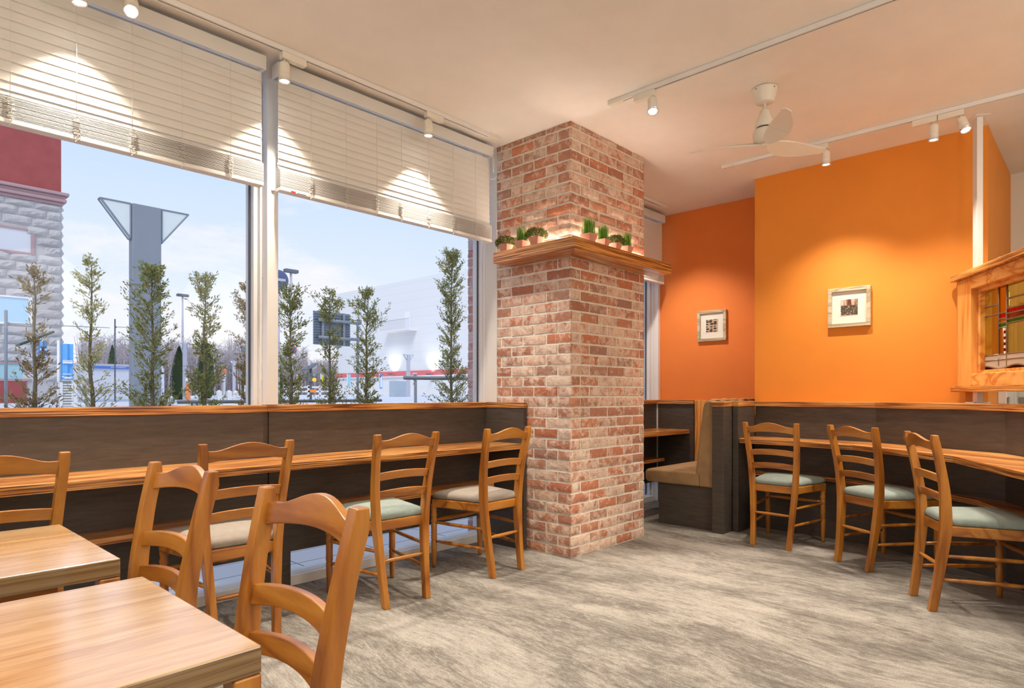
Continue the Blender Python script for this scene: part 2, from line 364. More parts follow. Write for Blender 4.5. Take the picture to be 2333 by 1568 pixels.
# windows: full-height glazing, frame, seal, pane
def window(n, x0, x1, rw=.035):
    r = bpy.data.objects.new('window_%d' % n, None); COL.objects.link(r); r.location = ((x0+x1)/2, 3.6, 0); r['kind'] = 'structure'
    f = MB()
    f.box(x0, x1, 3.46, 3.56, -.02, .060); f.box(x0, x1, 3.43, 3.46, -.02, .055); f.box(x0, x1, 3.46, 3.56, H-.10, H)
    f.box(x0, x1, 3.47, 3.55, .985, 1.030)
    for a, b in ((x0, x0+.035), (x1-rw, x1)): f.box(a, b, 3.46, 3.56, .06, H-.10)
    for a, b in ((x0, x0+.012), (x1-rw*.34, x1)): f.box(a, b, 3.43, 3.46, .06, H-.10)
    f.build('window_frame', M['alu'], r, bevel=.003)
    s = MB()
    for a, b in ((x0+.035, x0+.045), (x1-rw-.010, x1-rw)): s.box(a, b, 3.498, 3.507, .06, H-.1)
    s.build('window_seal', M['gasket'], r)
    MB().box(x0+.035, x1-rw, 3.507, 3.513, .06, H-.1).build('window_pane', M['glass'], r)
window(1, -3.6, 1.637); window(2, 1.70, 3.371, .010); window(3, 4.30, 5.80)
structure(MB().box(-4.0, -3.6, 3.37, 3.62, 0, H).build('trim_4', M['alu']))
structure(MB().box(1.637, 1.700, 3.37, 3.56, 1.041, H).box(1.637, 1.700, 3.45, 3.56, 0, 1.041).build('trim_1', M['alu'], bevel=.002))
s = MB()
for z in (1.18, 1.75, 2.33): s.lathe([(.0042,0),(.0042,.002),(.002,.003)], (1.637, 3.43, z), 8, Matrix.Rotation(-math.pi/2, 4, 'Y'))
s.lathe([(.011,0),(.009,.006),(.004,.008)], (1.668, 3.37, 2.225), 12, Matrix.Rotation(math.pi/2, 4, 'X'))
structure(s.build('trim_5', M['alu'], smooth=True))
# white lining behind the brick pillar and its outdoor brick return
structure(MB().box(3.371, 3.45, 3.312, 3.56, 0, H).build('trim_2', M['plaster'], bevel=.003))
structure(MB().box(4.22, 4.30, 3.305, 3.56, 0, H).build('trim_3', M['plaster'], bevel=.003))
structure(MB().box(5.80, 5.84, 3.38, 3.64, 0, H).build('trim_6', M['alu'], bevel=.003))

# ------------------------------------------------------------------ brick pillar (bricks are pattern of one mesh)
def brick_box(x0, x1, y0, y1, z0, z1, faces, bl=.215, ch=.0721, j=.0145, prot=.007, jit=.0022, phase=0):
    """courses of worn bricks laid around a core; faces: subset of 'S','W','E'"""
    bm = MB(); rnd = random.Random(11)
    rows = int(math.ceil((z1-z0)/ch))
    for r in range(rows):
        a = z0+r*ch+j/2; b = min(z0+(r+1)*ch-j/2, z1-.002)
        if b-a < .01: continue
        segs = []
        half = (r+phase) % 2
        for f in faces:
            ln = (x1-x0) if f == 'S' else (y1-y0)
            # the corner brick shows its long side on one face and its short side on the other
            c0 = bl*.5 if (half == (0 if f == 'S' else 1)) else bl*.98
            p = 0.0; first = True
            while p < ln-.012:
                w = c0 if first else bl
                q = min(p+w, ln); e0 = 0 if first else j/2; e1 = j/2 if q < ln else 0
                if q-p > .03: segs.append((f, p+e0, q-e1, first))
                p = q; first = False
        for f, p, q, first in segs:
            rr = lambda s=jit: rnd.uniform(-s, s)
            d = prot+rnd.uniform(-.0025, .0025)
            e = .006
            def pt(u, z, out):
                if f == 'S': return (x0+u, y0-out, z)
                if f == 'W': return (x0-out, y0+u, z)
                return (x1+out, y0+u, z)
            nu = max(3, int((q-p)/.028)); nz_ = 3; V = []; F = []
            lo = p if not first else p-d
            for iz in range(nz_+1):
                for iu in range(nu+1):
                    u = lo+(q-lo)*iu/nu; z = a+(b-a)*iz/nz_
                    edge = iu in (0, nu) or iz in (0, nz_)
                    if first and iu == 0: du = 0; edge = iz in (0, nz_)
                    else: du = rr()
                    V.append(pt(u+(du if edge else 0), z+(rr() if edge else 0), d-(e*.45 if edge else 0)+rr(.0012)))
            for iz in range(nz_):
                for iu in range(nu):
                    k = iz*(nu+1)+iu; F.append((k, k+1, k+nu+2, k+nu+1))
            ring = [i for i in range(nu+1)]+[iz*(nu+1)+nu for iz in range(1, nz_+1)]+[nz_*(nu+1)+i for i in range(nu-1, -1, -1)]+[iz*(nu+1) for iz in range(nz_-1, 0, -1)]
            n0 = len(V)
            for k in ring:
                iz, iu = divmod(k, nu+1); u = lo+(q-lo)*iu/nu; z = a+(b-a)*iz/nz_
                V.append(pt(u, z, -.004))
            m_ = len(ring)
            for k in range(m_): F.append((ring[k], ring[(k+1) % m_], n0+(k+1) % m_, n0+k))
            bm.add(V, F)
    return bm
pil = thing('brick_pillar', (3.83, 3.05, 0), 'square pillar of whitewashed reclaimed red brick between the window counter and the booth', 'pillar')
b = brick_box(3.378, 4.29, 2.63, 3.31, 0, H, 'SW')
b.build('brickwork', M['brick'], pil, smooth=False)
MB().box(3.378, 4.29, 2.63, 3.56, 0, H).build('mortar', M['mortar'], pil)
w = thing('outdoor_brick_pier', (3.8, 3.6, 0), 'mauve brick pier outside the glass at the right edge of the second window', 'pillar')
brick_box(3.385, 4.2, 3.575, 3.635, -.014, 2.90, 'SW', jit=.003, phase=1, bl=.135).build('brickwork', M['brick_out'], w)
MB().box(3.385, 4.2, 3.575, 3.635, -.014, 2.90).build('mortar', M['mortar_out'], w)

# ------------------------------------------------------------------ pillar shelf with plants and light strip
sh = thing('pillar_shelf', (3.7, 2.7, 2.02), 'thick plywood shelf wrapping two sides of the brick pillar', 'shelf')
zb, zt = 2.018, 2.094
cxx, cyy = 3.19, 2.452
MB().prism([(cxx, cyy), (3.371, 2.622), (3.371, 3.17), (cxx, 3.17)], zb, zt).build('shelf_board', M['ply_y'], sh, bevel=.003)
MB().prism([(cxx, cyy), (4.40, cyy), (4.40, 2.622), (3.371, 2.622)], zb, zt).build('shelf_board', M['ply_x'], sh, bevel=.003)
led = MB().box(3.345, 3.362, 2.60, 3.14, 2.096, 2.106).box(3.345, 4.28, 2.598, 2.612, 2.096, 2.106)
tag(led.build('light_strip', M['led']), 'glowing light strip lying along the pillar on top of the plywood shelf', 'lamp')

def pot(kind, loc, rz, label, sc=1.0):
    r = thing('potted_grass' if kind == 'grass' else 'potted_bush', loc, label, 'plant', 'small potted plants on the pillar shelf', rz)
    sc *= 1.25; a, b_ = .020*sc, .031*sc; h = .042*sc
    mb = MB().add([(-a,-a,0),(a,-a,0),(a,a,0),(-a,a,0),(-b_,-b_,h),(b_,-b_,h),(b_,b_,h),(-b_,b_,h)], [(3,2,1,0),(4,5,6,7),(0,1,5,4),(1,2,6,5),(2,3,7,6),(3,0,4,7)])
    mb.build('pot', M['terra'], r, bevel=.002, world=False)
    f = MB()
    if kind == 'grass':
        for i in range(150):
            x, y = random.uniform(-.021, .021)*sc, random.uniform(-.021, .021)*sc; hh = random.uniform(.065, .090)*sc
            an = random.uniform(0, 6.28); dx, dy = random.gauss(0, .006), random.gauss(0, .006); wv = .0017
            c, s_ = math.cos(an)*wv, math.sin(an)*wv
            f.add([(x-c,y-s_,h-.004),(x+c,y+s_,h-.004),(x+c*.8+dx*.5,y+s_*.8+dy*.5,h+hh*.6),(x-c*.8+dx*.5,y-s_*.8+dy*.5,h+hh*.6),(x+dx,y+dy,h+hh)], [(0,1,2,3),(3,2,4)])
        f.build('grass_blades', M['grass'], r, world=False, fixn=False)
    else:
        for i in range(850):
            th = random.uniform(0, 6.28); ph = math.acos(random.uniform(-.25, 1)); rad = .052*sc*random.uniform(.45, 1)**.5
            c = Vector((math.sin(ph)*math.cos(th)*1.08, math.sin(ph)*math.sin(th)*1.08, math.cos(ph)*.85))*rad+Vector((0,0,h+.006))
            d = Vector((random.gauss(0,.5)+math.cos(th), random.gauss(0,.5)+math.sin(th), random.gauss(.7,.5))).normalized()*random.uniform(.008,.014)*sc
            s_ = d.cross(Vector((random.random(), random.random(), random.random()))).normalized()*.0019
            f.add([c-s_, c+s_, c+d*.6+s_, c+d, c+d*.6-s_], [(0,1,2,3,4)])
        f.build('foliage', M['bush'], r, world=False, fixn=False)
        MB().lathe([(.004,0),(.003,.02)], (0,0,h-.004), 6).build('stem', M['soil'], r, world=False)
    return r
ZS = zt+.001
pot('bush', (3.245, 3.10, ZS), .1, 'small bushy dark green plant in a pink pot, nearest the window end of the shelf')
pot('grass', (3.245, 2.948, ZS), .0, 'lone bright green grass plant in a pink pot on the left arm of the shelf')
pot('bush', (3.245, 2.815, ZS), .1, 'bushy dark green plant in a pink pot nearest the shelf corner', 1.08)
pot('grass', (3.425, 2.515, ZS), .0, 'tall bright green grass plant in a pink pot, first to the right of the shelf corner', 1.12)
pot('grass', (3.59, 2.515, ZS), .1, 'bright green grass plant in a pink pot, second to the right of the shelf corner')
pot('bush', (3.735, 2.515, ZS), .0, 'only bushy plant on the right arm of the shelf, between two pots of grass', .95)
pot('grass', (3.875, 2.515, ZS), .05, 'grass plant in a pink pot, farthest right on the shelf beside the last bush')

# ------------------------------------------------------------------ window counters
def counter_thing(name, label, loc): return thing(name, loc, label, 'counter')
# left run
lp = thing('window_partition', (.0, 3.41, 0), 'long low dark brown partition with plywood capping under the two left windows', 'partition')
MB().box(-3.6, 1.628, 3.400, 3.425, .205, 1.0).build('panel', M['dark'], lp)
MB().box(1.662, 3.34, 3.400, 3.425, .205, 1.0).build('panel', M['dark'], lp)
MB().box(1.628, 1.662, 3.415, 3.425, .205, 1.0).build('panel', M['dark'], lp)
MB().box(1.645, 1.79, 3.402, 3.426, 0.0, .204).build('support_post', M['dark'], lp)
MB().box(-3.6, 1.645, 3.385, 3.458, 1.0, 1.04).build('capping', M['ply_x'], lp, bevel=.003)
MB().box(1.645, 3.368, 3.385, 3.458, 1.0, 1.04).build('capping', M['ply_x'], lp, bevel=.003)
ep = thing('end_panel', (3.355, 3.2, 0), 'dark grey end panel with plywood capping standing against the brick pillar', 'partition')
MB().box(3.338, 3.369, 3.016, 3.398, 0, 1.0).build('panel', M['dark'], ep)
MB().box(3.332, 3.369, 3.010, 3.384, 1.0, 1.04).build('capping', M['ply_y'], ep, bevel=.003)
tag(MB().box(-3.4, 3.336, 3.03, 3.399, .712, .75).build('worktop', M['ply_x'], bevel=.003), 'long plywood worktop under the two left windows', 'worktop')
lsx = tag(MB().box(-3.4, 3.235, 3.205, 3.399, .440, .470).build('foot_shelf', M['ply_x'], bevel=.003), 'long plywood bag shelf below the worktop of the two left windows', 'shelf')
# second run behind the pillar
lp = thing('window_partition', (5.1, 3.41, 0), 'short low dark partition with plywood capping behind the brick pillar', 'partition')
MB().box(4.31, 5.80, 3.400, 3.425, .205, 1.0).build('panel', M['dark'], lp)
MB().box(4.31, 5.80, 3.385, 3.458, 1.0, 1.04).build('capping', M['ply_x'], lp, bevel=.003)
ep = thing('end_panel', (5.82, 3.2, 0), 'dark grey panel with plywood capping fixed to the red-orange wall behind the pillar', 'partition')
MB().box(5.80, 5.839, 2.99, 3.384, 0, 1.0).build('panel', M['dark'], ep)
MB().box(5.78, 5.839, 2.985, 3.384, 1.0, 1.04).build('capping', M['ply_y'], ep, bevel=.003)
tag(MB().box(4.31, 5.798, 3.03, 3.399, .712, .75).build('worktop', M['ply_x'], bevel=.003), 'short plywood worktop behind the brick pillar', 'worktop')
tag(MB().box(4.31, 5.62, 3.205, 3.399, .440, .470).build('foot_shelf', M['ply_x'], bevel=.003), 'short plywood bag shelf below the worktop behind the pillar', 'shelf')
tag(MB().box(5.81, 5.839, 2.45, 2.984, 0, 1.04).build('wood_panel', M['pine_v'], bevel=.003), 'upright strongly grained pine board on the wall behind the bench back', 'panel')

# ------------------------------------------------------------------ booth bench
bn = thing('booth_bench', (5.3, 2.6, 0), 'tan suede booth bench on a dark base beside the brick pillar', 'bench')
MB().box(4.845, 5.80, 2.315, 2.82, 0, .345).build('base', M['dark'], bn, bevel=.004)
R = []
for x, ins in ((4.815,.012), (4.825,0), (5.80,0)):
    y0, y1, z0, z1 = 2.435+ins, 2.94-ins, .347+ins, .457-ins; q = .022
    R.append([(x,y0,z0),(x,y1-q,z0),(x,y1,z0+q),(x,y1,z1-q),(x,y1-q,z1),(x,y0,z1+.006)])
MB().rings(R).build('seat_cushion', M['suede'], bn, smooth=True, bevel=.008)
R = []
for x, ins in ((4.815,.010), (4.825,0), (5.80,0)):
    R.append([(x,2.312,.347+ins),(x,2.432,.347+ins),(x,2.434,.445),(x,2.47-ins,.452),(x,2.44-ins,.70),(x,2.405-ins,.98),(x,2.385,1.035-ins),(x,2.355,1.052-ins),(x,2.325,1.045-ins),(x,2.314,1.0)])
MB().rings(R).build('backrest', M['suede'], bn, smooth=True, bevel=.006)
tf = MB()
for i in range(5):
    x = 4.94+i*.175
    tf.lathe([(.012,0),(.085,.006),(.07,.012),(.02,.017)], (x, 2.358, 1.045), 14, Matrix.Diagonal((1,.42,1,1)))
tf.build('tufted_roll', M['suede'], bn, smooth=True)
bd = thing('booth_divider', (5.3, 2.24, 0), 'dark divider post with plywood capping behind the tan bench back', 'partition')
MB().box(4.785, 5.355, 2.212, 2.308, 0, 1.0).build('panel', M['dark'], bd, bevel=.003)
MB().box(4.785, 5.355, 2.208, 2.310, 1.0, 1.04).build('capping', M['ply_x'], bd, bevel=.003)
bd = thing('booth_divider', (5.1, 2.17, 0), 'thin dark divider board with plywood capping at the left end of the right-hand counter', 'partition')
MB().box(4.935, 5.255, 2.16, 2.205, 0, 1.0).build('panel', M['dark'], bd, bevel=.003)
MB().box(4.935, 5.255, 2.156, 2.206, 1.0, 1.04).build('capping', M['ply_x'], bd, bevel=.003)

# ------------------------------------------------------------------ angled right-hand partition, worktop, shelf
P0, P1, P2 = (5.262, 2.154), (5.175, 1.24), (4.72, .45)
D3 = (-.866, -.5); P3 = (P2[0]+1.8*D3[0], P2[1]+1.8*D3[1]); P3b = (P3[0]+.07, P3[1]-.12)
back = [(5.355, .657), (5.355, 2.154)]
rp = thing('angled_partition', (5.1, .9, 0), 'low dark partition with plywood capping bending along the amber wall on the right', 'partition')
MB().prism([P0, P1, P2, P3, P3b]+back, 0, 1.0).build('panel', M['dark'], rp)
def off(p, d): return (p[0]+d[0], p[1]+d[1])
o1, o2, o3 = (-.022, 0), (-.019, .011), (-.011, .019)
MB().prism([off(P0, o1), off(P1, (-.02,.004)), P1, (5.355, 1.24), (5.355, 2.154)], 1.0, 1.04).build('capping', M['ply_y'], rp, bevel=.002)
MB().prism([off(P1, (-.02,.004)), off(P2, (-.014,.016)), P2, (5.20, .57), (5.355, .657), (5.355, 1.24)], 1.0, 1.04).build('capping', M['ply_d'], rp, bevel=.002)
MB().prism([off(P2, (-.014,.016)), off(P3, o3), P3b, (5.20, .57)], 1.0, 1.0405).build('capping', M['ply_x'], rp, bevel=.002)
F0, F1, F2, F3, F4 = (4.93, 2.15), (4.835, 1.30), (4.335, .65), (3.62, .262), (2.90, -.14)
e = .004
tag(MB().prism([F0, F1, F2, F3, F4, (P3[0]-e, P3[1]+e), (P2[0]-e, P2[1]+e), (P1[0]-e, P1[1]), (P0[0]-e, P0[1])], .712, .75).build('worktop', M['ply_d'], bevel=.003),
    'plywood worktop bending in three stretches along the right-hand partition', 'worktop')
tag(MB().prism([(5.16, 2.15), (5.135, 1.45), (4.775, .73), (4.65, .585), (4.385, .44), (3.55, -.03), (3.15, -.26), (P3[0]-e, P3[1]+e), (P2[0]-e, P2[1]+e), (P1[0]-e, P1[1]), (P0[0]-e, P0[1])], .440, .470).build('foot_shelf', M['ply_d'], bevel=.003),
    'plywood bag shelf below the bending right-hand worktop', 'shelf')

# ------------------------------------------------------------------ stained glass screen
g0 = Vector((5.2, .65, 0)); gd = Vector((-.866, -.5, 0)); gn = Vector((.5, -.866, 0))   # gn points away from the viewer side
GM = Matrix(((gd.x, gn.x, 0, g0.x), (gd.y, gn.y, 0, g0.y), (0,0,1,0), (0,0,0,1)))
sg = thing('stained_glass_screen', (g0.x, g0.y, 1.11), 'pine framed leaded glass screen held above the right-hand partition', 'screen')
def gbox(mb, a, b_, y0, y1, z0, z1): return mb.box(a, b_, y0, y1, z0, z1, GM)
gbox(MB(), -.175, 1.75, -.085, .085, 1.872, 1.912).build('top_ledge', M['ply_x'], sg, bevel=.003)
gbox(MB(), -.175, 1.75, -.085, .085, 1.115, 1.152).build('bottom_ledge', M['ply_x'], sg, bevel=.003)
L0 = -.150; gbox(MB(), L0, .055, -.055, .055, 1.153, 1.871).build('frame_stile', M['pine_v'], sg, bevel=.003)
gbox(MB(), 1.50, 1.70, -.055, .055, 1.153, 1.871).build('frame_stile', M['pine_v'], sg, bevel=.003)
gbox(MB(), .056, 1.499, -.055, .055, 1.790, 1.871).build('frame_rail', M['pine_h'], sg, bevel=.003)
gbox(MB(), .056, 1.499, -.055, .055, 1.153, 1.232).build('frame_rail', M['pine_h'], sg, bevel=.003)
# beads
bd_ = MB()
gbox(bd_, .056, .092, -.015, .05, 1.233, 1.789); gbox(bd_, 1.463, 1.499, -.015, .05, 1.233, 1.789)
gbox(bd_, .092, 1.463, -.015, .05, 1.765, 1.789); gbox(bd_, .092, 1.463, -.015, .05, 1.233, 1.255)
bd_.build('glazing_bead', M['pine_h'], sg)
def gl(name, c): return glass(name, c, .05)
gmat = {'amber': gl('pale_amber_glass', (.84,.74,.36)), 'orange': gl('deep_amber_glass', (.85,.45,.03)), 'red': gl('red_glass', (.85,.05,.02)), 'rose': gl('rose_glass', (.62,.26,.14)), 'green': gl('green_glass', (.22,.50,.08)), 'clear': gl('brown_glass', (.36,.11,.03))}
frost_g = base('frosted_textured_glass', (.70,.62,.52), .35); nt, N, L, b_ = nodes(frost_g)
vec, t = texc(N, L); bump(N, L, b_, noise(N, L, vec, 90, 4, .7), .8, .004)
b_.inputs['Transmission Weight'].default_value = .35
gmat['frost'] = frost_g; gmat['jade'] = base('opal_jade_glass', (.55,.68,.55), .3)
yy0, yy1 = .012, .017
G = {k: MB() for k in gmat}
def gp(k, a, b2, z0, z1): gbox(G[k], a, b2, yy0, yy1, z0, z1)
xs = [.092, .262, .355, .80, 1.22, 1.463]
zt_, zo, zr, zro, zg, zl, zf, zw = 1.765, 1.66, 1.60, 1.565, 1.535, 1.50, 1.375, 1.34
gp('amber', .092, .262, 1.345, 1.765)
gp('orange', .262, .355, 1.60, 1.765)
gp('amber', .355, 1.463, 1.62, 1.765)
gp('red', .262, 1.463, 1.585, 1.62) if False else (gp('red', .262, .355, 1.565, 1.60), gp('red', .355, 1.463, 1.59, 1.62))
gp('rose', .355, 1.463, 1.555, 1.59)
gp('green', .355, 1.463, 1.53, 1.555); gp('green', .262, .355, 1.51, 1.54); gp('orange', .262, .355, 1.54, 1.565)
gp('orange', .262, .315, 1.345, 1.51); gp('amber', .355, 1.463, 1.345, 1.53)
for i in range(9): gp('jade' if i % 2 == 0 else 'red', .322, .344, 1.345+i*.018, 1.345+(i+1)*.018)
wave = lambda x: 1.268+.010*math.sin(x*17)
for i in range(40):
    a = .092+i*(1.463-.092)/40; b2 = a+(1.463-.092)/40
    gp('frost', a, b2, wave(a+.017), 1.345); gp('clear', a, b2, 1.255, wave(a+.017))
for k, mb in G.items():
    if mb.v: mb.build('glass_piece', gmat[k], sg, fixn=False)['label'] = {'amber':'pale amber glass','orange':'deep amber glass','red':'red glass','rose':'rose glass','green':'green glass','clear':'dark brown glass','frost':'frosted white glass','jade':'jade green glass'}[k]
ld = MB()
def lead(a, z0, b2, z1): ld.tube([GM@Vector((a, .0145, z0)), GM@Vector((b2, .0145, z1))], .0055, 6)
for x in (.355, .80, 1.22): lead(x, 1.255, x, 1.765)
lead(.262, 1.345, .262, 1.765); lead(.262, 1.275, .262, 1.345)
for z in (1.66,): lead(.092, z, .262, z)
for z in (1.60, 1.345, 1.312): lead(.092, z, .262, z)
for z in (1.68, 1.62, 1.59, 1.555, 1.53, 1.345, 1.312): lead(.355, z, 1.463, z)
for z in (1.60, 1.565, 1.54, 1.51, 1.345, 1.312): lead(.262, z, .355, z)
lead(.318, 1.345, .318, 1.51)
pts = [GM@Vector((.092+i*(1.371)/60, .0145, wave(.092+i*1.371/60))) for i in range(61)]; ld.tube(pts, .0055, 6)
ld.build('lead_strips', base('lead_came', (.25,.19,.15), .4, metal=.6), sg, smooth=True)
po = thing('screen_post', (5.2, .65, 1.04), 'slim white square post rising from the partition to the ceiling behind the stained glass screen', 'post')
PM = Matrix.Translation((5.2, .65, 0))@Matrix.Rotation(math.radians(-8), 4, 'Z')
# upper and lower run; the screen frame is clamped round it
MB().box(-.03, .03, -.018, .018, 1.913, H-.004, Matrix(((gd.x, gn.x, 0, 5.2+gd.x*.022), (gd.y, gn.y, 0, .65+gd.y*.022), (0,0,1,0), (0,0,0,1)))).build('upper_post', M['white_metal'], po, bevel=.002)
MB().box(-.03, .03, -.018, .018, 1.047, 1.114, Matrix(((gd.x, gn.x, 0, 5.2+gd.x*.022), (gd.y, gn.y, 0, .65+gd.y*.022), (0,0,1,0), (0,0,0,1)))).build('lower_post', M['white_metal'], po, bevel=.002)
MB().box(-.06, .06, -.05, .05, 1.041, 1.047, Matrix(((gd.x, gn.x, 0, 5.2+gd.x*.022), (gd.y, gn.y, 0, .65+gd.y*.022), (0,0,1,0), (0,0,0,1)))).build('base_plate', M['white_metal'], po)
MB().box(-.07, .07, -.045, .045, H-.006, H-.001, Matrix(((gd.x, gn.x, 0, 5.2+gd.x*.022), (gd.y, gn.y, 0, .65+gd.y*.022), (0,0,1,0), (0,0,0,1)))).build('ceiling_plate', M['white_metal'], po)

# doors seen beyond the partition
def door(n, M4, w, h, label=None):
    r = bpy.data.objects.new('door_%d' % n, None); COL.objects.link(r); r.matrix_world = M4; r['kind'] = 'structure'
    f = MB().box(-.06, 0, -.05, .0, 0, h+.06).box(w, w+.06, -.05, .0, 0, h+.06).box(0, w, -.05, .0, h, h+.06); f.build('door_frame', M['white_metal'], r, world=False, bevel=.003)
    p = MB(); st = .13
    p.box(.005, st, -.035, -.005, .01, h-.005); p.box(w-st, w-.005, -.035, -.005, .01, h-.005); p.box(st, w-st, -.035, -.005, .01, 1.12); p.box(st, w-st, -.035, -.005, h-.16, h-.005)
    p.build('door_leaf', M['white_metal'], r, world=False, bevel=.003)
    MB().box(st, w-st, -.024, -.018, 1.12, h-.16).build('door_glass', base('peach_door_glass', (.85,.50,.33), .15), r, world=False)
    for z in (.25, 1.03, h-.25): MB().box(-.045, .035, -.058, -.050, z-.045, z+.045).tube([(-.003,-.06,z-.05), (-.003,-.06,z+.05)], .007, 8).build('hinge', M['screw'], r, world=False)
door(1, Matrix.Translation((5.93, .604, 0)), .62, 2.05)
door(2, Matrix.Translation((6.699, .50, 0))@Matrix.Rotation(-math.pi/2, 4, 'Z'), .74, 2.05)

# ------------------------------------------------------------------ chairs
def chair_curve(z):   # rear leg offset (y) and half spacing (x)
    P = [(0,-.236,.128), (.20,-.206,.138), (.42,-.182,.152), (.60,-.190,.165), (.78,-.222,.178), (.895,-.252,.186)]
    for (a, ya, xa), (b, yb, xb) in zip(P, P[1:]):
        if z <= b+1e-6:
            t = (z-a)/(b-a); return ya+(yb-ya)*t, xa+(xb-xa)*t
    return P[-1][1:]
def smoothc(z):
    s = [chair_curve(min(.895, max(0, z+d))) for d in (-.05, -.025, 0, .025, .05)]
    return sum(q[0] for q in s)/5, sum(q[1] for q in s)/5
def make_chair(fabric_mat):
    r = thing('ladder_back_chair', (0,0,0), '', 'chair', 'ladder-back cafe chairs')
    for sx in (-1, 1):
        R = []
        for i in range(25):
            z = .895*i/24; y, x = smoothc(z)
            if i == 0: y, x = chair_curve(0)
            w = .0165; d0 = .019+.007*math.exp(-((z-.42)/.22)**2); d1 = d0
            top = max(0, (z-.865)/.03)
            d_back = d0*(1-.45*top*top)
            R.append([(sx*x-w, y-d_back, z), (sx*x+w, y-d_back, z), (sx*x+w, y+d1*(1-.15*top), z), (sx*x-w, y+d1*(1-.15*top), z)])
        MB().rings(R).build('leg', M['honey_v'], r, smooth=True, bevel=.004, seg=2, world=False)
    for sx in (-1, 1):
        prof = [(.0115,0),(.0135,.02),(.0175,.12),(.019,.168),(.0165,.172),(.0165,.176),(.0195,.182),(.0185,.235),(.019,.275),(.0165,.279),(.0165,.284),(.0195,.290),(.0185,.312),(.0155,.318),(.0205,.330),(.0205,.338),(.0160,.350),(.0195,.368),(.0195,.40)]
        MB().lathe(prof, (sx*.205, .208, 0), 16).build('leg', M['honey_v'], r, smooth=True, world=False)
    # seat frame, slightly bowed front
    def outline(ins=0, n=9):
        p = [(-.160+ins, -.182+ins), (-.232+ins, .200-ins)]
        for k in range(1, n): t = k/n; p.append((-.232+ins+(.464-2*ins)*t, .200-ins+.034*math.sin(math.pi*t)))
        p += [(.232-ins, .200-ins), (.160-ins, -.182+ins)]
        return p
    MB().prism(outline(), .388, .440).build('seat_frame', M['honey_h'], r, bevel=.006, world=False)
    R = []
    base_o = outline(.004)
    # resample ring
    ring = []
    n0 = len(base_o)
    for k in range(n0):
        a, b_ = Vector(base_o[k]), Vector(base_o[(k+1) % n0]); m = 6 if (a-b_).length > .2 else 1
        for q in range(m): ring.append(a.lerp(b_, q/m))
    c = Vector((0, .02))
    for s_, z in ((.95,.440), (.995,.447), (1.0,.458), (.985,.470), (.93,.481), (.80,.490), (.55,.496), (.25,.499), (.02,.500)):
        R.append([((c+(p-c)*s_).x, (c+(p-c)*s_).y, z) for p in ring])
    MB().rings(R).build('seat_cushion', fabric_mat, r, smooth=True, world=False)
    def slat(zc, hgt, arch, bow, crest=False):
        mb = MB(); n = 20; R = []
        for k in range(n+1):
            s_ = -1+2*k/n; y, x = smoothc(zc); q = 1-s_*s_
            X = s_*(x-.010); Y = y+.002-bow*q; th = .009
            if crest:
                top = zc+hgt/2-.012+.032*max(0, math.cos(s_*math.pi/1.55))**1.3-.0*s_; bot = zc-hgt/2+.016*q
            else: top = zc+hgt/2+arch*q; bot = zc-hgt/2+arch*q
            lean = -.08
            R.append([(X, Y-th-lean*(bot-zc)*-1*1, bot), (X, Y+th, bot), (X, Y+th-.22*(top-bot), top), (X, Y-th-.22*(top-bot), top)])
        return mb.rings(R)
    slat(.845, .062, 0, .026, True).build('crest_rail', M['honey_h'], r, smooth=True, bevel=.003, world=False)
    slat(.672, .042, .012, .024).build('slat', M['honey_h'], r, smooth=True, bevel=.003, world=False)
    slat(.575, .042, .012, .022).build('slat', M['honey_h'], r, smooth=True, bevel=.003, world=False)
    def rod(a, b_, r0=.0075, r1=.0105):
        a, b_ = Vector(a), Vector(b_); MB().tube([a.lerp(b_, t) for t in (0,.12,.3,.5,.7,.88,1)], [r0, r0*1.15, r1, r1, r1, r0*1.15, r0], 10).build('stretcher', M['honey_h'], r, smooth=True, world=False)
    for sx in (-1, 1):
        for z in (.165, .285):
            y, x = smoothc(z); rod((sx*x, y+.012, z), (sx*.205, .208, z+.002))
    y, x = smoothc(.235); rod((-x, y, .235), (x, y, .235))
    a, b_ = Vector((-.205,.208,.30)), Vector((.205,.208,.30))
    MB().tube([a.lerp(b_, t) for t in (0,.1,.2,.3,.36,.42,.5,.58,.64,.7,.8,.9,1)], [.008,.009,.012,.0135,.017,.0135,.015,.0135,.017,.0135,.012,.009,.008], 12).build('stretcher', M['honey_h'], r, smooth=True, world=False)
    return r
chS = make_chair(M['sage'])
chT = make_chair(M['taupe'])
usedS = usedT = False
def place(kind, mid, deg, label):
    global usedS, usedT
    src = chS if kind == 's' else chT
    used = usedS if kind == 's' else usedT
    c = copy_tree(src) if used else src
    if kind == 's': usedS = True
    else: usedT = True
    a = math.radians(deg); d = Vector((-math.sin(a), math.cos(a), 0))   # facing direction of local +y
    p = Vector((*mid, 0))+d*.236
    c.location = p; c.rotation_euler = (0,0,a); c['label'] = label
    return c
place('t', (2.835, 2.695), 1.0, 'honey wood ladder-back chair with taupe seat right beside the brick pillar')
place('s', (2.073, 2.700), -2.5, 'ladder-back chair with grey-green seat at the window counter, left of the chair by the pillar')
place('t', (1.226, 2.705), -3.0, 'ladder-back chair with taupe seat under the white window mullion')
place('t', (.385, 2.725), -2.0, 'leftmost ladder-back chair at the window counter, cut by the photo edge')
place('s', (4.606, 1.777), -91.5, 'ladder-back chair with pale green seat nearest the tan bench, first at the right counter')
place('s', (4.462, 1.200), -122, 'ladder-back chair with pale green seat, middle one at the right counter')
place('s', (3.932, .724), -150.5, 'ladder-back chair with pale green seat nearest the right photo edge')
place('s', (.675, 1.930), 93, 'honey wood chair back at the farther plywood table, seat tucked under')
place('s', (.650, 1.180), 89, 'large honey wood chair back in the foreground at the nearer table')

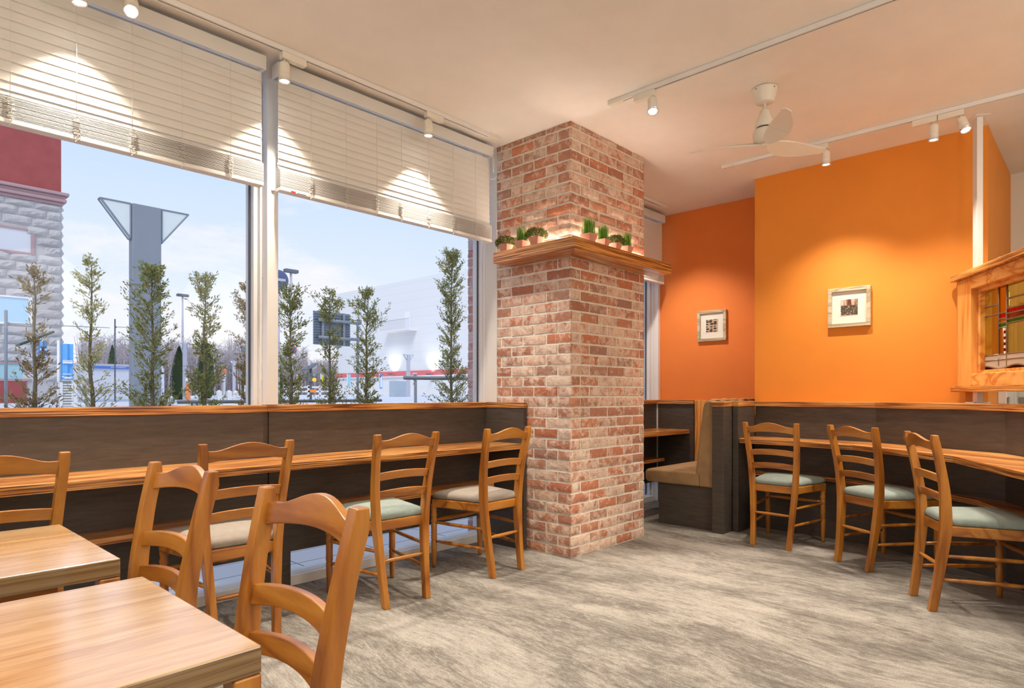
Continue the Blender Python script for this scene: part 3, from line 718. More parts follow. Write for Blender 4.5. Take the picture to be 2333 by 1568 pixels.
# ------------------------------------------------------------------ tables
def table(x1, y0, y1, label):
    r = thing('cafe_table', ((x1-.35), (y0+y1)/2, 0), label, 'table', 'square plywood tables')
    MB().box(x1-.70, x1, y0, y1, .678, .72).build('tabletop', M['table'], r, bevel=.003)
    MB().box(x1-.60, x1-.10, y0+.10, y1-.10, .63, .677).build('apron', M['honey_h'], r, bevel=.003)
    for a in (x1-.70, x1-.042):
        for b_ in (y0, y1-.042): MB().box(a, a+.042, b_, b_+.042, 0, .677).build('leg', M['honey_v'], r, bevel=.003)
table(.447, .937, 1.474, 'glossy plywood table nearest the camera in the lower left corner')
table(.460, 1.673, 2.240, 'plywood table behind the nearest one, towards the window')

# ------------------------------------------------------------------ blinds
def blind(x0, x1, cords, label, lbl=False, zbot=2.203, ypl=3.30, bunch=None):
    r = thing('venetian_blind', ((x0+x1)/2, ypl, zbot), label, 'blind', 'ivory venetian blinds')
    MB().box(x0-.012, x1+.012, ypl-.030, ypl-.022, 2.822, 2.895).box(x0-.012, x0-.002, ypl-.022, ypl+.05, 2.822, 2.895).box(x1+.002, x1+.012, ypl-.022, ypl+.05, 2.822, 2.895).build('valance', M['slat'], r, bevel=.002)
    MB().box(x0, x1, ypl-.018, ypl+.045, 2.845, 2.897).build('headrail', M['white_metal'], r)
    s = MB(); z = 2.80; sl = .0238
    n_op = int((2.80-2.335)/.0425)
    rnd = random.Random(3)
    def one(zc, tilt, dy=0):
        dy_, dz = math.cos(tilt)*sl, math.sin(tilt)*sl; j = rnd.uniform(-.0007, .0007); V = []
        for k in range(5):
            t = -1+k/2; cr = (1-t*t)*.0012
            V.append((ypl+t*dy_+cr*math.sin(tilt), zc+j+t*dz+cr*math.cos(tilt)))
        V += [(a, b-.0022) for a, b in V[::-1]]
        m = len(V); s.add([(x0, a, b) for a, b in V]+[(x1, a, b) for a, b in V], [tuple(range(m))[::-1], tuple(range(m, 2*m))]+[(k, (k+1)%m, m+(k+1)%m, m+k) for k in range(m)])
    z = 2.79; i = 0
    tl = [86]*9+[84,82,79,75]
    while z > 2.345: one(z, math.radians(tl[min(i, 12)])); z -= (.0425, .041, .038, .034, .030)[max(0, min(4, i-7))]; i += 1
    one(2.338, math.radians(62)); one(2.332, math.radians(28)); one(2.325, math.radians(14)); one(2.320, math.radians(6))
    zs = zbot+.026
    while zs < 2.318: one(zs, math.radians(3)); zs += .0050
    s.build('slats', M['slat'], r)
    MB().box(x0, x1, ypl-.026, ypl+.026, zbot, zbot+.020).build('bottom_rail', M['slat'], r, bevel=.003)
    for cx_ in cords:
        c = MB()
        yo = ypl-.0275
        c.tube([(cx_, yo+.004, 2.83), (cx_+.002, yo, 2.5), (cx_, yo, 2.31)], .0013, 5)
        for q in range(13):   # loops of slack ladder cord in front of the stacked slats
            zz = zbot+.022+q*.0068; w1, w2 = rnd.uniform(.010, .017), rnd.uniform(.010, .017); d = rnd.uniform(.002, .006)
            c.tube([(cx_-w1, yo, zz), (cx_-w1*.5, yo-d, zz+rnd.uniform(-.003,.003)), (cx_, yo-d*.5, zz), (cx_+w2*.5, yo-d, zz+rnd.uniform(-.003,.003)), (cx_+w2, yo, zz+.002)], .0012, 4)
        c.tube([(cx_+.004, yo, zbot+.02), (cx_+.012, yo-.003, zbot+.008), (cx_, yo-.004, zbot-.004)], .0012, 4)
        c.tube([(cx_, yo-.002, zbot-.005), (cx_-.004, yo-.002, zbot-.011)], .0016, 5)
        c.build('ladder_cord', M['cord'], r, smooth=True)
    return r
blind(-.62, 1.572, [-.30, .10, .501, .730, .947, 1.162, 1.395], 'wide ivory venetian blind half raised in the left window')
b2 = blind(1.664, 3.283, [1.844, 2.071, 2.286, 2.472, 2.693, 2.909, 3.119], 'ivory venetian blind half raised between the mullion and the brick pillar')
MB().box(1.725, 1.752, 3.2725, 3.2738, 2.2045, 2.2135).build('red_mark', base('red_print', (.75,.02,.02), .5), b2)
MB().box(1.762, 1.815, 3.2725, 3.2738, 2.2055, 2.2100).build('grey_mark', base('grey_print', (.15,.13,.15), .5), b2)
MB().tube([(3.285, 3.262, 2.83), (3.283, 3.255, 2.76), (3.278, 3.255, 2.70)], .003, 6).tube([(3.275, 3.262, 2.83), (3.270, 3.255, 2.75), (3.276, 3.255, 2.70)], .003, 6).build('pull_cord', M['cord'], b2, smooth=True)
MB().tube([(3.28,3.30,2.665), (3.30,3.285,2.664), (3.318,3.275,2.672), (3.325,3.27,2.69)], [.005,.005,.004,.003], 6).build('cord_cleat', M['slat'], b2, smooth=True)
blind(4.40, 5.735, [4.8, 5.2, 5.60], 'ivory venetian blind of the far window, mostly hidden by the brick pillar')

# ------------------------------------------------------------------ tracks and spotlights
def track(name, a, b_, label, caps=(False, True)):
    a, b_ = Vector(a), Vector(b_); d = (b_-a).normalized(); Lg = (b_-a).length
    ang = math.atan2(d.y, d.x); T = Matrix.Translation(a)@Matrix.Rotation(ang, 4, 'Z')
    r = thing(name, a, label, 'track light rail', 'ceiling lighting tracks')
    w, h = .0175, .026; z1 = H-.001; z0 = z1-h
    mb = MB().box(0, Lg, -w, -.006, z0, z1, T).box(0, Lg, .006, w, z0, z1, T).box(0, Lg, -.006, .006, z0+.012, z1, T)
    mb.build('rail', M['white_metal'], r, bevel=.001)
    MB().box(.1, Lg-.1, -.0055, .0055, z0+.006, z0+.012, T).build('slot', M['black'], r)
    if caps[0]: MB().box(-.10, .0, -w-.001, w+.001, z0-.001, z1, T).build('end_cap', M['fixture'], r, bevel=.001)
    if caps[1]: MB().box(Lg, Lg+.10, -w-.001, w+.001, z0-.001, z1, T).build('end_cap', M['fixture'], r, bevel=.001)
track('ceiling_track', (-3.6, 3.168, 0), (3.14, 3.168, 0), 'white lighting track along the ceiling above the two left windows')
track('ceiling_track', (4.2, 3.14, 0), (5.42, 3.14, 0), 'short white lighting track above the far window behind the pillar')
track('ceiling_track', (3.32, -3.2, 0), (3.32, 2.18, 0), 'white lighting track on the ceiling left of the fan, longest diagonal in the photo')
track('ceiling_track', (4.90, -3.2, 0), (4.87, 2.16, 0), 'white lighting track along the ceiling in front of the amber wall')
def rotz(mb_pts, T): return [T@Vector(p) for p in mb_pts]
def spotlight(loc, track_dir, head_dir, label, watt=120, angle=70, aim=None, side=1, lens_gain=1, blend=.4, light=True):
    """loc: point of the head pivot below the adapter; track_dir: +1/-1 along which the adapter runs"""
    td = Vector(track_dir).normalized(); ang = math.atan2(td.y, td.x)
    r = thing('track_spotlight', (loc[0], loc[1], H-.027), label, 'spotlight', 'ivory track spotlights')
    T = Matrix.Translation((loc[0], loc[1], 0))@Matrix.Rotation(ang, 4, 'Z')
    z1 = H-.028
    MB().box(-.018, .118, -.0175, .0175, z1-.036, z1, T).build('adapter', M['fixture'], r, bevel=.0015)
    MB().lathe([(.010,0),(.010,.008),(.006,.012),(.006,.030)], (loc[0], loc[1], z1-.066), 12).build('stem', M['fixture'], r, smooth=True)
    hd = Vector(head_dir).normalized(); q = hd.to_track_quat('-Z', 'Y').to_matrix().to_4x4()
    piv = Vector((loc[0], loc[1], z1-.050))
    body = [(.004,.0),(.020,-.002),(.026,-.010),(.0275,-.018),(.0275,-.056),(.0285,-.057),(.0285,-.060),(.0275,-.061),(.0275,-.088)]
    MB().lathe(body, piv, 24, q).build('lamp_head', M['fixture'], r, smooth=True, bevel=.0015)
    MB().lathe([(.0265,-.0885),(.0305,-.0885),(.0305,-.093),(.028,-.0935),(.028,-.097),(.031,-.098),(.031,-.102),(.0265,-.103),(.0265,-.0885)], piv, 24, q).build('rim', M['glass_rim'], r, smooth=True)
    MB().lathe([(.0255,-.089),(.0255,-.094),(.018,-.098)], piv, 20, q).build('lens', M['lens'], r, smooth=True)
    if light:
        sp = piv+q.to_3x3()@Vector((0,0,-.108))
        spot_light('spotlight_beam', sp, sp+(Vector(aim)-sp if aim else hd), watt, angle, blend, radius=.02)
    return r
M['glass_rim'] = base('chromed_rim', (.85,.84,.82), .15, metal=.6)
spotlight((.705, 3.168), (-1,0,0), (.12,-.05,-1), 'spotlight cut by the top edge of the photo above the left blind', 110, 95, (.8,2.85,0), blend=1)
spotlight((.915, 3.168), (-1,0,0), (-.25,-.75,-1), 'blazing spotlight turned to the viewer near the top left of the photo', 150, 95, (.55,1.9,.7), blend=1)
spotlight((1.632, 3.168), (1,0,0), (.0,.0,-1), 'spotlight hanging straight down in front of the window mullion', 125, 92, (1.63,2.75,0), blend=.9)
spotlight((2.600, 3.168), (1,0,0), (.02,.0,-1), 'spotlight hanging over the second blind, nearest the brick pillar', 125, 92, (2.62,2.75,0), blend=.9)
spotlight((3.32, 1.975), (0,1,0), (-.35,-.25,-1), 'single lit spotlight on the track left of the fan', 190, 80, (2.4,1.5,0))
spotlight((4.875, 1.487), (0,1,0), (.03,0,-1), 'spotlight over the amber wall picture, right below the fan blade', 98, 108, (4.75,1.5,0), blend=.8)
spotlight((4.88, .833), (0,1,0), (.02,.03,-1), 'left lamp of the paired spotlights near the white screen post', 82, 104, (4.55,.9,0), blend=.9)
spotlight((4.882, .690), (0,1,0), (-.28,-.32,-1), 'right lamp of the paired spotlights, dazzling towards the viewer', 130, 80, (3.8,.3,0))

# ------------------------------------------------------------------ ceiling fan
fx, fy = 3.81, 1.505
fan = thing('ceiling_fan', (fx, fy, 2.58), 'cream three-blade ceiling fan between the two diagonal tracks', 'fan')
MB().lathe([(.042,2.832),(.050,2.836),(.060,2.862),(.069,2.900),(.071,2.919)], (fx,fy,0), 32).build('canopy', M['fixture'], fan, smooth=True, bevel=.001)
sc = MB()
for a in (250, 160, 340): sc.lathe([(.004,-.003),(.004,.003)], (fx+.071*math.cos(math.radians(a)), fy+.071*math.sin(math.radians(a)), 2.905), 8, Matrix.Rotation(math.radians(a), 4, 'Z')@Matrix.Rotation(math.pi/2, 4, 'Y'))
sc.build('screw', M['screw'], fan)
MB().lathe([(.009,2.79),(.009,2.832),(.018,2.834)], (fx,fy,0), 16).build('downrod', M['fixture'], fan, smooth=True)
MB().lathe([(.054,2.688),(.056,2.700),(.052,2.715),(.043,2.738),(.034,2.757),(.030,2.775),(.026,2.788),(.014,2.796)], (fx,fy,0), 32).build('motor_cover', M['fixture'], fan, smooth=True)
MB().lathe([(.046,2.678),(.046,2.69)], (fx,fy,0), 32).build('motor_gap', M['black'], fan, smooth=True)
MB().lathe([(.030,2.592),(.052,2.596),(.064,2.612),(.068,2.640),(.066,2.662),(.058,2.674),(.052,2.679)], (fx,fy,0), 32).build('motor_housing', M['fixture'], fan, smooth=True)
MB().lathe([(.004,2.579),(.018,2.580),(.022,2.585),(.022,2.594)], (fx,fy,0), 24).build('hub_cap', M['fixture'], fan, smooth=True)
def blade(ang):
    T = Matrix.Translation((fx, fy, 2.592))@Matrix.Rotation(math.radians(ang), 4, 'Z')
    def surf(t):
        # centre-line swept a little, wide in the middle, pitched
        x = .02+t*.43; w = .034+.088*math.sin(min(1, t*1.10)**.9*math.pi*.93)**.9 if t < 1 else .012
        w = max(w*(.5 if t < .05 else 1), .012); sw = .030*math.sin(t*math.pi)-.02*t
        pitch = -math.radians(26-10*t); zc = .0+.012*t
        return x, w/2, sw, pitch, zc
    def part(t0, t1, name, th, n=16):
        R = []
        for i in range(n+1):
            t = t0+(t1-t0)*i/n; x, w, sw, pi_, zc = surf(t); row = []; m = 8
            up = [(-w+2*w*k/m) for k in range(m+1)]
            for u in up: row.append(T@Vector((x, sw+u*math.cos(pi_), zc+u*math.sin(pi_)+th/2-.010*(u/w)**2*w*8*.1)))
            for u in up[::-1]: row.append(T@Vector((x, sw+u*math.cos(pi_), zc+u*math.sin(pi_)-th/2-.010*(u/w)**2*w*8*.1)))
            R.append(row)
        return MB().rings(R).build(name, M['fixture'], fan, smooth=True, bevel=.001)
    part(.0, .42, 'blade_arm', .009); part(.42, 1.0, 'blade', .006)
for a in (111.7, -25.6, -142.3): blade(a)

# ------------------------------------------------------------------ framed pictures
def print_mat(kind):
    m = base('print_'+kind, (.2,.15,.12), .5); nt, N, L, b = nodes(m); vec, t = texc(N, L)
    if kind == 'cups':
        mp = N('ShaderNodeMapping'); mp.inputs['Scale'].default_value = (1,.9,1.7); L(vec, mp.inputs[0])
        v = N('ShaderNodeTexVoronoi'); v.inputs['Scale'].default_value = 26; v.inputs['Randomness'].default_value = .35; L(mp.outputs[0], v.inputs['Vector'])
        r = ramp(N, [(.30, (.03,.022,.03)), (.42, (.07,.05,.05)), (.48, (.55,.40,.26)), (.75, (.42,.30,.20))]); L(v.outputs['Distance'], r.inputs[0])
        L(r.outputs[0], b.inputs['Base Color'])
    else:
        sp = N('ShaderNodeSeparateXYZ'); L(vec, sp.inputs[0])
        n = noise(N, L, vec, 55, 4, .7); r = ramp(N, [(.42, (.03,.022,.018)), (.56, (.16,.12,.08)), (.68, (.75,.70,.52))]); L(n, r.inputs[0])
        mp = N('ShaderNodeMapping'); mp.inputs['Scale'].default_value = (1,60,6); L(vec, mp.inputs[0])
        n2 = noise(N, L, mp.outputs[0], 1.2, 3, .6); r2 = ramp(N, [(.42, (.12,.03,.02)), (.52, (.45,.30,.20)), (.65, (.70,.55,.45))]); L(n2, r2.inputs[0])
        g = N('ShaderNodeMath'); g.operation = 'GREATER_THAN'; L(sp.outputs['Z'], g.inputs[0]); g.inputs[1].default_value = .165
        c = mixc(N, L, g.outputs[0], r.outputs[0], r2.outputs[0]); L(c, b.inputs['Base Color'])
    return m
M['frame'] = wood('silver_gilt_frame', 1, (.34,.27,.16), (.50,.42,.28), (.62,.55,.40), rough=.4, coat=0, ring=30)
M['mat'] = base('ivory_mount_board', (.76,.72,.66), .85)
def picture(xw, y0, y1, z0, z1, kind, label, depth=.028, fw=.028):
    """hangs on a wall facing -x at xw; y0<y1"""
    r = thing('framed_picture', (xw-depth/2, (y0+y1)/2, z0), label, 'picture', 'small square framed prints on the orange walls')
    a, b_ = xw-depth, xw-.001
    f = MB().box(a, b_, y0, y0+fw, z0, z1).box(a, b_, y1-fw, y1, z0, z1).box(a, b_, y0+fw, y1-fw, z0, z0+fw).box(a, b_, y0+fw, y1-fw, z1-fw, z1)
    f.build('frame', M['frame'], r, bevel=.002)
    MB().box(xw-.012, xw-.006, y0+fw, y1-fw, z0+fw, z1-fw).build('mount', M['mat'], r)
    cy, cz = (y0+y1)/2, (z0+z1)/2; h = .060
    MB().box(xw-.0135, xw-.012, cy-h-.004, cy+h+.004, cz-h-.004, cz+h+.004).build('mount_bevel', base('white_bevel', (.85,.83,.80), .8), r)
    MB().box(xw-.0145, xw-.0135, cy-h, cy+h, cz-h, cz+h).build('print', print_mat(kind), r)
picture(5.84, 2.664, 2.958, 1.612, 1.909, 'cups', 'small square framed photo of rows of round shapes on the red-orange wall')
picture(5.357, 1.313, 1.612, 1.616, 1.918, 'forest', 'small square framed forest-like photo on the amber wall')

# ================================================================== OUTSIDE
def paving():
    m = base('pale_paving', (.66,.67,.70), .6); nt, N, L, b = nodes(m); vec, t = texc(N, L)
    k = N('ShaderNodeTexBrick'); k.offset = 0; k.inputs['Scale'].default_value = 1; k.inputs['Brick Width'].default_value = .60; k.inputs['Row Height'].default_value = .30
    k.inputs['Mortar Size'].default_value = .006; k.inputs['Color1'].default_value = (.80,.82,.86,1); k.inputs['Color2'].default_value = (.84,.86,.89,1); k.inputs['Mortar'].default_value = (.25,.25,.27,1)
    L(vec, k.inputs['Vector']); L(k.outputs[0], b.inputs['Base Color']); return m
structure(MB().box(-6, 9, 3.621, 6.0, -.10, -.015).build('pavement', paving()))
M['grate'] = base('grating_gap', (.10,.11,.12), .6)
dg = thing('drain_grate', (1.5, 3.72, -.01), 'white slotted drain grate along the foot of the glass outside', 'drain')
MB().box(-3.6, 3.38, 3.665, 3.765, -.0145, -.011).build('tray', M['grate'], dg)
g = MB(); g.box(-3.6, 3.38, 3.655, 3.672, -.0145, -.004); g.box(-3.6, 3.38, 3.758, 3.775, -.0145, -.004)
x = .9
while x < 3.36: g.box(x, x+.007, 3.672, 3.758, -.0105, -.005); x += .018
g.build('bars', M['white_metal'], dg)
# street level lies higher than the cafe floor
structure(MB().box(-150, 260, 6.0, 330, .2, .85).build('street', rough_mat('street_asphalt', (.60,.63,.68), 3, .06, .1)))
structure(MB().box(-6, 9, 5.85, 6.0, -.1, .9).build('trim_7', M['plaster']))
structure(MB().box(5, 60, 11.5, 15, .851, .87).build('trim_8', rough_mat('kerb_stone', (.68,.66,.62), 3, .06, .1)))
pb = thing('planter_trough', (2.5, 5.1, 0), 'long low planter trough outside the window holding the row of thin conifers', 'planter')
MB().box(-2, 5.4, 4.82, 5.30, -.015, .50).build('trough', M['plaster'], pb)
MB().box(-1.95, 5.35, 4.87, 5.25, .50, .52).build('soil', M['soil'], pb)
def pipe(a, b_, r, label):
    t = thing('handrail', ((a[0]+b_[0])/2, a[1], 0), label, 'handrail', 'grey handrails beyond the conifers')
    MB().tube([a, b_], r, 12).build('rail', M['pole'], t, smooth=True)
    for x in (a[0]+.15, b_[0]-.15): MB().tube([(x, a[1], .0), (x, a[1], a[2])], r*.8, 10).build('support', M['pole'], t, smooth=True)
pipe((1.9, 5.45, 1.035), (3.86, 5.45, 1.035), .014, 'low grey handrail just above the window capping below three conifers')
pipe((4.15, 5.45, 1.272), (5.6, 5.45, 1.282), .020, 'higher grey handrail beside the outdoor brick pier')

FOL = [leaf('conifer_olive', [(0, (.12,.14,.04)), (.4, (.27,.31,.09)), (.7, (.42,.46,.17)), (1, (.36,.24,.11))], .45),
       leaf('conifer_brown', [(0, (.16,.10,.06)), (.35, (.34,.26,.13)), (.7, (.46,.34,.18)), (1, (.30,.31,.12))], .45),
       leaf('conifer_yellow', [(0, (.32,.29,.12)), (.4, (.52,.54,.22)), (.75, (.68,.66,.34)), (1, (.52,.38,.2))], .5)]
M['bark'] = rough_mat('conifer_bark', (.17,.15,.10), 30, .35, .6)
def conifer(u, vtop, prof, fm, label, lean=0, dens=1.0, Y=5.06):
    """prof: list of (image row, half width px, density) from top to base"""
    top = at_y(u, vtop, Y); bx = at_y(u+lean, 930, Y).x; dist = ray(u, 898).y
    r = thing('conifer', (bx, Y, .522), label, 'shrub', 'row of thin conifers outside the window')
    Hh = top.z; rnd = random.Random(int(u)); P = []
    for k in range(9): t = k/8; P.append((bx+(top.x-bx)*t+rnd.uniform(-.008,.008), Y+rnd.uniform(-.01,.01), .522+(Hh-.57)*t))
    tr = MB(); tr.tube(P, [.020-.0022*k for k in range(9)], 7)
    px_m = Y/(FPX*ray(u, 898).y)*1.0   # metres per pixel at that depth (along the wall)
    zrow = lambda v: at_y(u, v, Y).z
    def trunk(z): t = min(1, max(0, (z-.51)/(Hh-.51))); return Vector((bx+(top.x-bx)*t, Y, z))
    f = MB()
    def sprig(c, d, ln, wd):
        d = d.normalized(); s_ = d.cross(Vector((rnd.uniform(-1,1), rnd.uniform(-1,1), rnd.uniform(-.3,.3)))).normalized()
        f.add([c-s_*wd*.3, c+d*ln*.5-s_*wd, c+d*ln, c+d*ln*.5+s_*wd, c+s_*wd*.3], [(0,1,2,3,4)])
    prof = prof+[(1060, prof[-1][1], prof[-1][2])]
    mpp = Y/(ray(u, 898).y*FPX)
    for (v0, w0, d0), (v1, w1, d1) in zip(prof, prof[1:]):
        z0, z1 = zrow(v0), max(.55, zrow(v1)); nb = max(2, int((z0-z1)*150*dens*(d0+d1)/2))
        for i in range(nb):
            t = rnd.random(); z = z0+(z1-z0)*t; w = (w0+(w1-w0)*t)*mpp*1.28; den = d0+(d1-d0)*t
            a = rnd.uniform(0, 6.28)
            cl = .5+.5*math.sin(z*23+u)*math.cos(a*2+z*9+u*.7)
            if rnd.random() > .22+.85*cl: continue
            w *= .70+.62*cl; L_ = w*rnd.uniform(.35, 1.12)
            rise = L_*rnd.uniform(.5, 1.2); s0 = trunk(z-rise*.7); e0 = Vector((s0.x+math.cos(a)*L_, Y+math.sin(a)*L_*.8, z+rise*.3))
            mid = s0.lerp(e0, .5)+Vector((rnd.uniform(-.01,.01), rnd.uniform(-.01,.01), -.01))
            tr.tube([s0, mid, e0], [.0028,.0018,.0008], 3, cap=False)
            ns = int(26*den)+5
            for q in range(ns):
                k = rnd.uniform(.35, 1.05) if rnd.random() < .8 else rnd.random()
                c = s0.lerp(mid, k*2) if k < .5 else mid.lerp(e0, k*2-1)
                c = c+Vector((rnd.gauss(0,.011), rnd.gauss(0,.011), rnd.gauss(0,.011)))
                dd = (e0-s0).normalized()+Vector((rnd.gauss(0,.6), rnd.gauss(0,.6), rnd.gauss(.35,.6)))
                sprig(c, dd, rnd.uniform(.016,.036), rnd.uniform(.0028,.0055))
    tr.build('trunk', M['bark'], r, fixn=False)
    f.build('foliage', FOL[fm], r, fixn=False)
    return r
conifer(78, 603, [(603,6,1),(625,22,1),(660,28,.8),(720,20,.35),(780,20,.6),(850,36,.8),(925,45,.9)], 1, 'brownish thin conifer in front of the grey stone building', 4)
conifer(205, 590, [(590,8,.9),(620,28,.8),(680,30,.7),(760,22,.6),(820,28,.7),(925,42,.6)], 2, 'yellow-green airy conifer left of the big grey lantern column', 6)
conifer(347, 603, [(603,14,1.3),(640,36,1.2),(700,44,1.0),(760,44,.8),(830,40,.9),(925,48,1)], 0, 'bushiest green conifer in front of the big grey lantern column', 2, 1.3)
conifer(466, 627, [(627,12,1.3),(650,28,1.1),(700,26,.7),(780,22,.7),(850,34,1),(925,36,1)], 0, 'green conifer right of the big grey lantern column', 0, 1.15)
conifer(563, 640, [(640,8,1),(680,20,.9),(760,26,.6),(850,20,.8),(925,20,.9)], 1, 'conifer half hidden by the left edge of the window mullion', 0)
conifer(660, 648, [(648,10,1.2),(675,28,1.1),(730,26,.9),(800,30,.8),(880,36,1),(925,40,1)], 0, 'green conifer just right of the window mullion', 4, 1.2)
conifer(752, 661, [(661,10,1.2),(690,26,1.1),(740,24,.8),(800,18,.7),(860,24,.8),(925,36,1.1)], 0, 'green conifer in front of the grey road sign back', 0, 1.1)
conifer(838, 661, [(661,10,1.3),(700,34,1.1),(760,26,.8),(820,30,.9),(880,32,1.1),(925,30,1)], 0, 'green conifer in front of the white building left of its balcony', -6, 1.2)
conifer(1028, 567, [(567,10,1.4),(600,28,1.2),(670,24,1.1),(730,26,1),(800,24,1),(860,34,1.1),(925,42,1.1)], 0, 'tallest conifer, next to the outdoor brick pier', 0, 1.3)

# big lantern column
def lantern_column(u0, u1, vt, Y, label, lant=True, scale_l=1.0):
    A = at_y(u0, vt, Y); B = at_y(u1, vt, Y); x0, x1, zt_ = A.x, B.x, A.z; w = x1-x0
    r = thing('lantern_column', ((x0+x1)/2, Y, .85), label, 'street lamp', 'grey lantern columns')
    c = MB().box(x0, x1, Y, Y+w*.45, .85, zt_); c.build('column', M['pole'] if lant else M['pole_l'], r, bevel=w*.03)
    MB().box(x0-w*.01, x1+w*.01, Y-w*.01, Y+w*.46, zt_*.60+.34, zt_*.60+.355).build('joint', M['pole_d'], r)
    for sgn in (-1, 1):
        X = x0 if sgn < 0 else x1; Lw = w*1.02*scale_l; Hh = w*1.30*scale_l
        zt2 = zt_-w*.02
        tri = [(X+sgn*.02, Y+w*.10, zt2), (X+sgn*(Lw), Y+w*.10, zt2), (X+sgn*.02, Y+w*.10, zt2-Hh)]
        MB().extr(tri, (0, w*.25, 0)).build('lantern_panel', M['frost'], r)
        fr = MB(); t = w*.07
        P = [Vector(p) for p in tri]
        for yy in (Y+w*.10, Y+w*.35):
            Q = [Vector((p.x, yy, p.z)) for p in P]
            for i in range(3): fr.tube([Q[i], Q[(i+1)%3]], t*.5, 6)
        for p in P: fr.tube([p, p+Vector((0, w*.25, 0))], t*.5, 6)
        fr.build('lantern_frame', M['pole'], r)
    return r
lantern_column(302, 368, 462, 14.3, 'massive blue-grey lantern column with two triangular lanterns, seen through the left window')
lantern_column(417, 426, 783, 26, 'thin pale lantern column in front of a cone-shaped tree', False, 1.1)
lantern_column(531, 537, 822, 46, 'distant pale lantern column in front of the bare woodland', False, 1.1)
lantern_column(928, 935, 808, 48, 'pale lantern column in front of the white building', False, 1.1)

# rusticated stone building with red brick upper storey
SB = thing('stone_building', (-2, 24, .85), 'grey rock-faced stone building with red brick upper storey at the left edge', 'building')
YB = 22; XE = at_y(140, 600, YB).x
zc0, zc1 = at_y(140, 470, YB).z, at_y(140, 441, YB).z
M['stone'] = brick_mat('rock_faced_stone', [(0, (.44,.43,.43)), (.5, (.50,.49,.49)), (1, (.57,.56,.56))], white=.3, wcol=(.62,.61,.61))
bmk = MB(); rnd = random.Random(5); ch = .255; zb_ = at_y(0, 868, YB).z; row = 0; z = zb_
wins = []
def wrect(u0, u1, v0, v1): a = at_y(u0, v0, YB); b_ = at_y(u1, v1, YB); return (a.x, b_.x, b_.z, a.z)
W1 = wrect(-90, 70, 503, 577); W2 = wrect(-90, 65, 668, 737); W3 = wrect(-90, 58, 826, 864)
while z < zc0-.02:
    h = min(ch, zc0-z); x = XE; first = True
    while x > -5.5:
        w_ = (.62 if not first or row % 2 else .36)*rnd.uniform(.85, 1.15); x0 = x-w_; cxm, czm = (x0+x)/2, z+h/2
        hit = any(a-.05 < cxm < b_+.12 and c-.08 < czm < d+.08 for a, b_, c, d in (W1, W2, W3))
        if not hit:
            nu, nz_ = 6, 4; V = []; F = []
            for iz in range(nz_+1):
                for iu in range(nu+1):
                    fu, fz = iu/nu, iz/nz_; bulge = (math.sin(math.pi*fu)*.5+.5)*(math.sin(math.pi*min(1, fz*1.05)))**.8
                    e_ = iu in (0, nu) or iz in (0, nz_)
                    V.append((x0+.006+(w_-.012)*fu, YB-(0 if e_ else .085*bulge*rnd.uniform(.6,1.2)), z+.006+(h-.012)*fz))
            for iz in range(nz_):
                for iu in range(nu): k = iz*(nu+1)+iu; F.append((k, k+1, k+nu+2, k+nu+1))
            bmk.add(V, F)
        if first: bmk.add([(XE, YB, z+.005), (XE+.07*rnd.uniform(.6,1.1), YB+.02, z+h*.45), (XE, YB, z+h-.005), (XE, YB+.5, z+.005), (XE+.07, YB+.5, z+h*.45), (XE, YB+.5, z+h-.005)], [(0,1,4,3),(1,2,5,4),(0,2,1)])
        x = x0; first = False
    z += h; row += 1
bmk.build('stonework', M['stone'], SB, fixn=False)
bw = MB().box(-6, XE, YB+.005, YB+8, .85, zc0+.02); bw.build('wall', M['stone'], SB)
redb = rough_mat('red_brick_facade', (.34,.085,.08), 2.5, .12, .05); nt, N, L, b_ = nodes(redb)
MB().box(-6, at_y(139, 300, YB).x, YB-.02, YB+8, zc1, 16).build('upper_storey', redb, SB)
MB().box(-6, at_y(60, 900, YB).x, YB-.03, YB+.004, .85, zb_).build('brick_base', redb, SB)
M['cornice'] = flat('mauve_cornice', (.42,.27,.28), .6)
cn = MB(); n_ = 4; hh = (zc1-zc0)/n_
for i, o_ in enumerate((.02,.09,.06,.14)): cn.box(-6, XE+o_+.02, YB-o_-.03, YB+.2, zc0+i*hh, zc0+(i+1)*hh)
cn.build('cornice', M['cornice'], SB, bevel=.02)
def win(W, cols, name):
    x0, x1, z0, z1 = W
    f = MB().box(x0-.05, x0, YB-.04, YB+.05, z0-.05, z1+.05).box(x1, x1+.08, YB-.04, YB+.05, z0-.05, z1+.05).box(x0, x1, YB-.04, YB+.05, z0-.06, z0).box(x0, x1, YB-.04, YB+.05, z1, z1+.05)
    f.box(x1-1.12, x1-1.04, YB-.02, YB+.05, z0, z1)
    fo = f.build('window', M['cornice'] if name != 'green' else M['white_metal'], SB)
    MB().box(x0, x1-1.08, YB-.012, YB-.006, z0, z1).build('window_pane', base('pane_'+name+'_a', cols[0], .3), fo)
    MB().box(x1-1.08, x1, YB-.012, YB-.006, z0, z1).build('window_pane', base('pane_'+name+'_b', cols[1], .3), fo)
win(W1, [(.62,.64,.68)]*2, 'grey'); win(W2, [(.22,.48,.34), (.45,.66,.80)], 'green'); win(W3, [(.10,.10,.10), (.35,.55,.60)], 'dark')

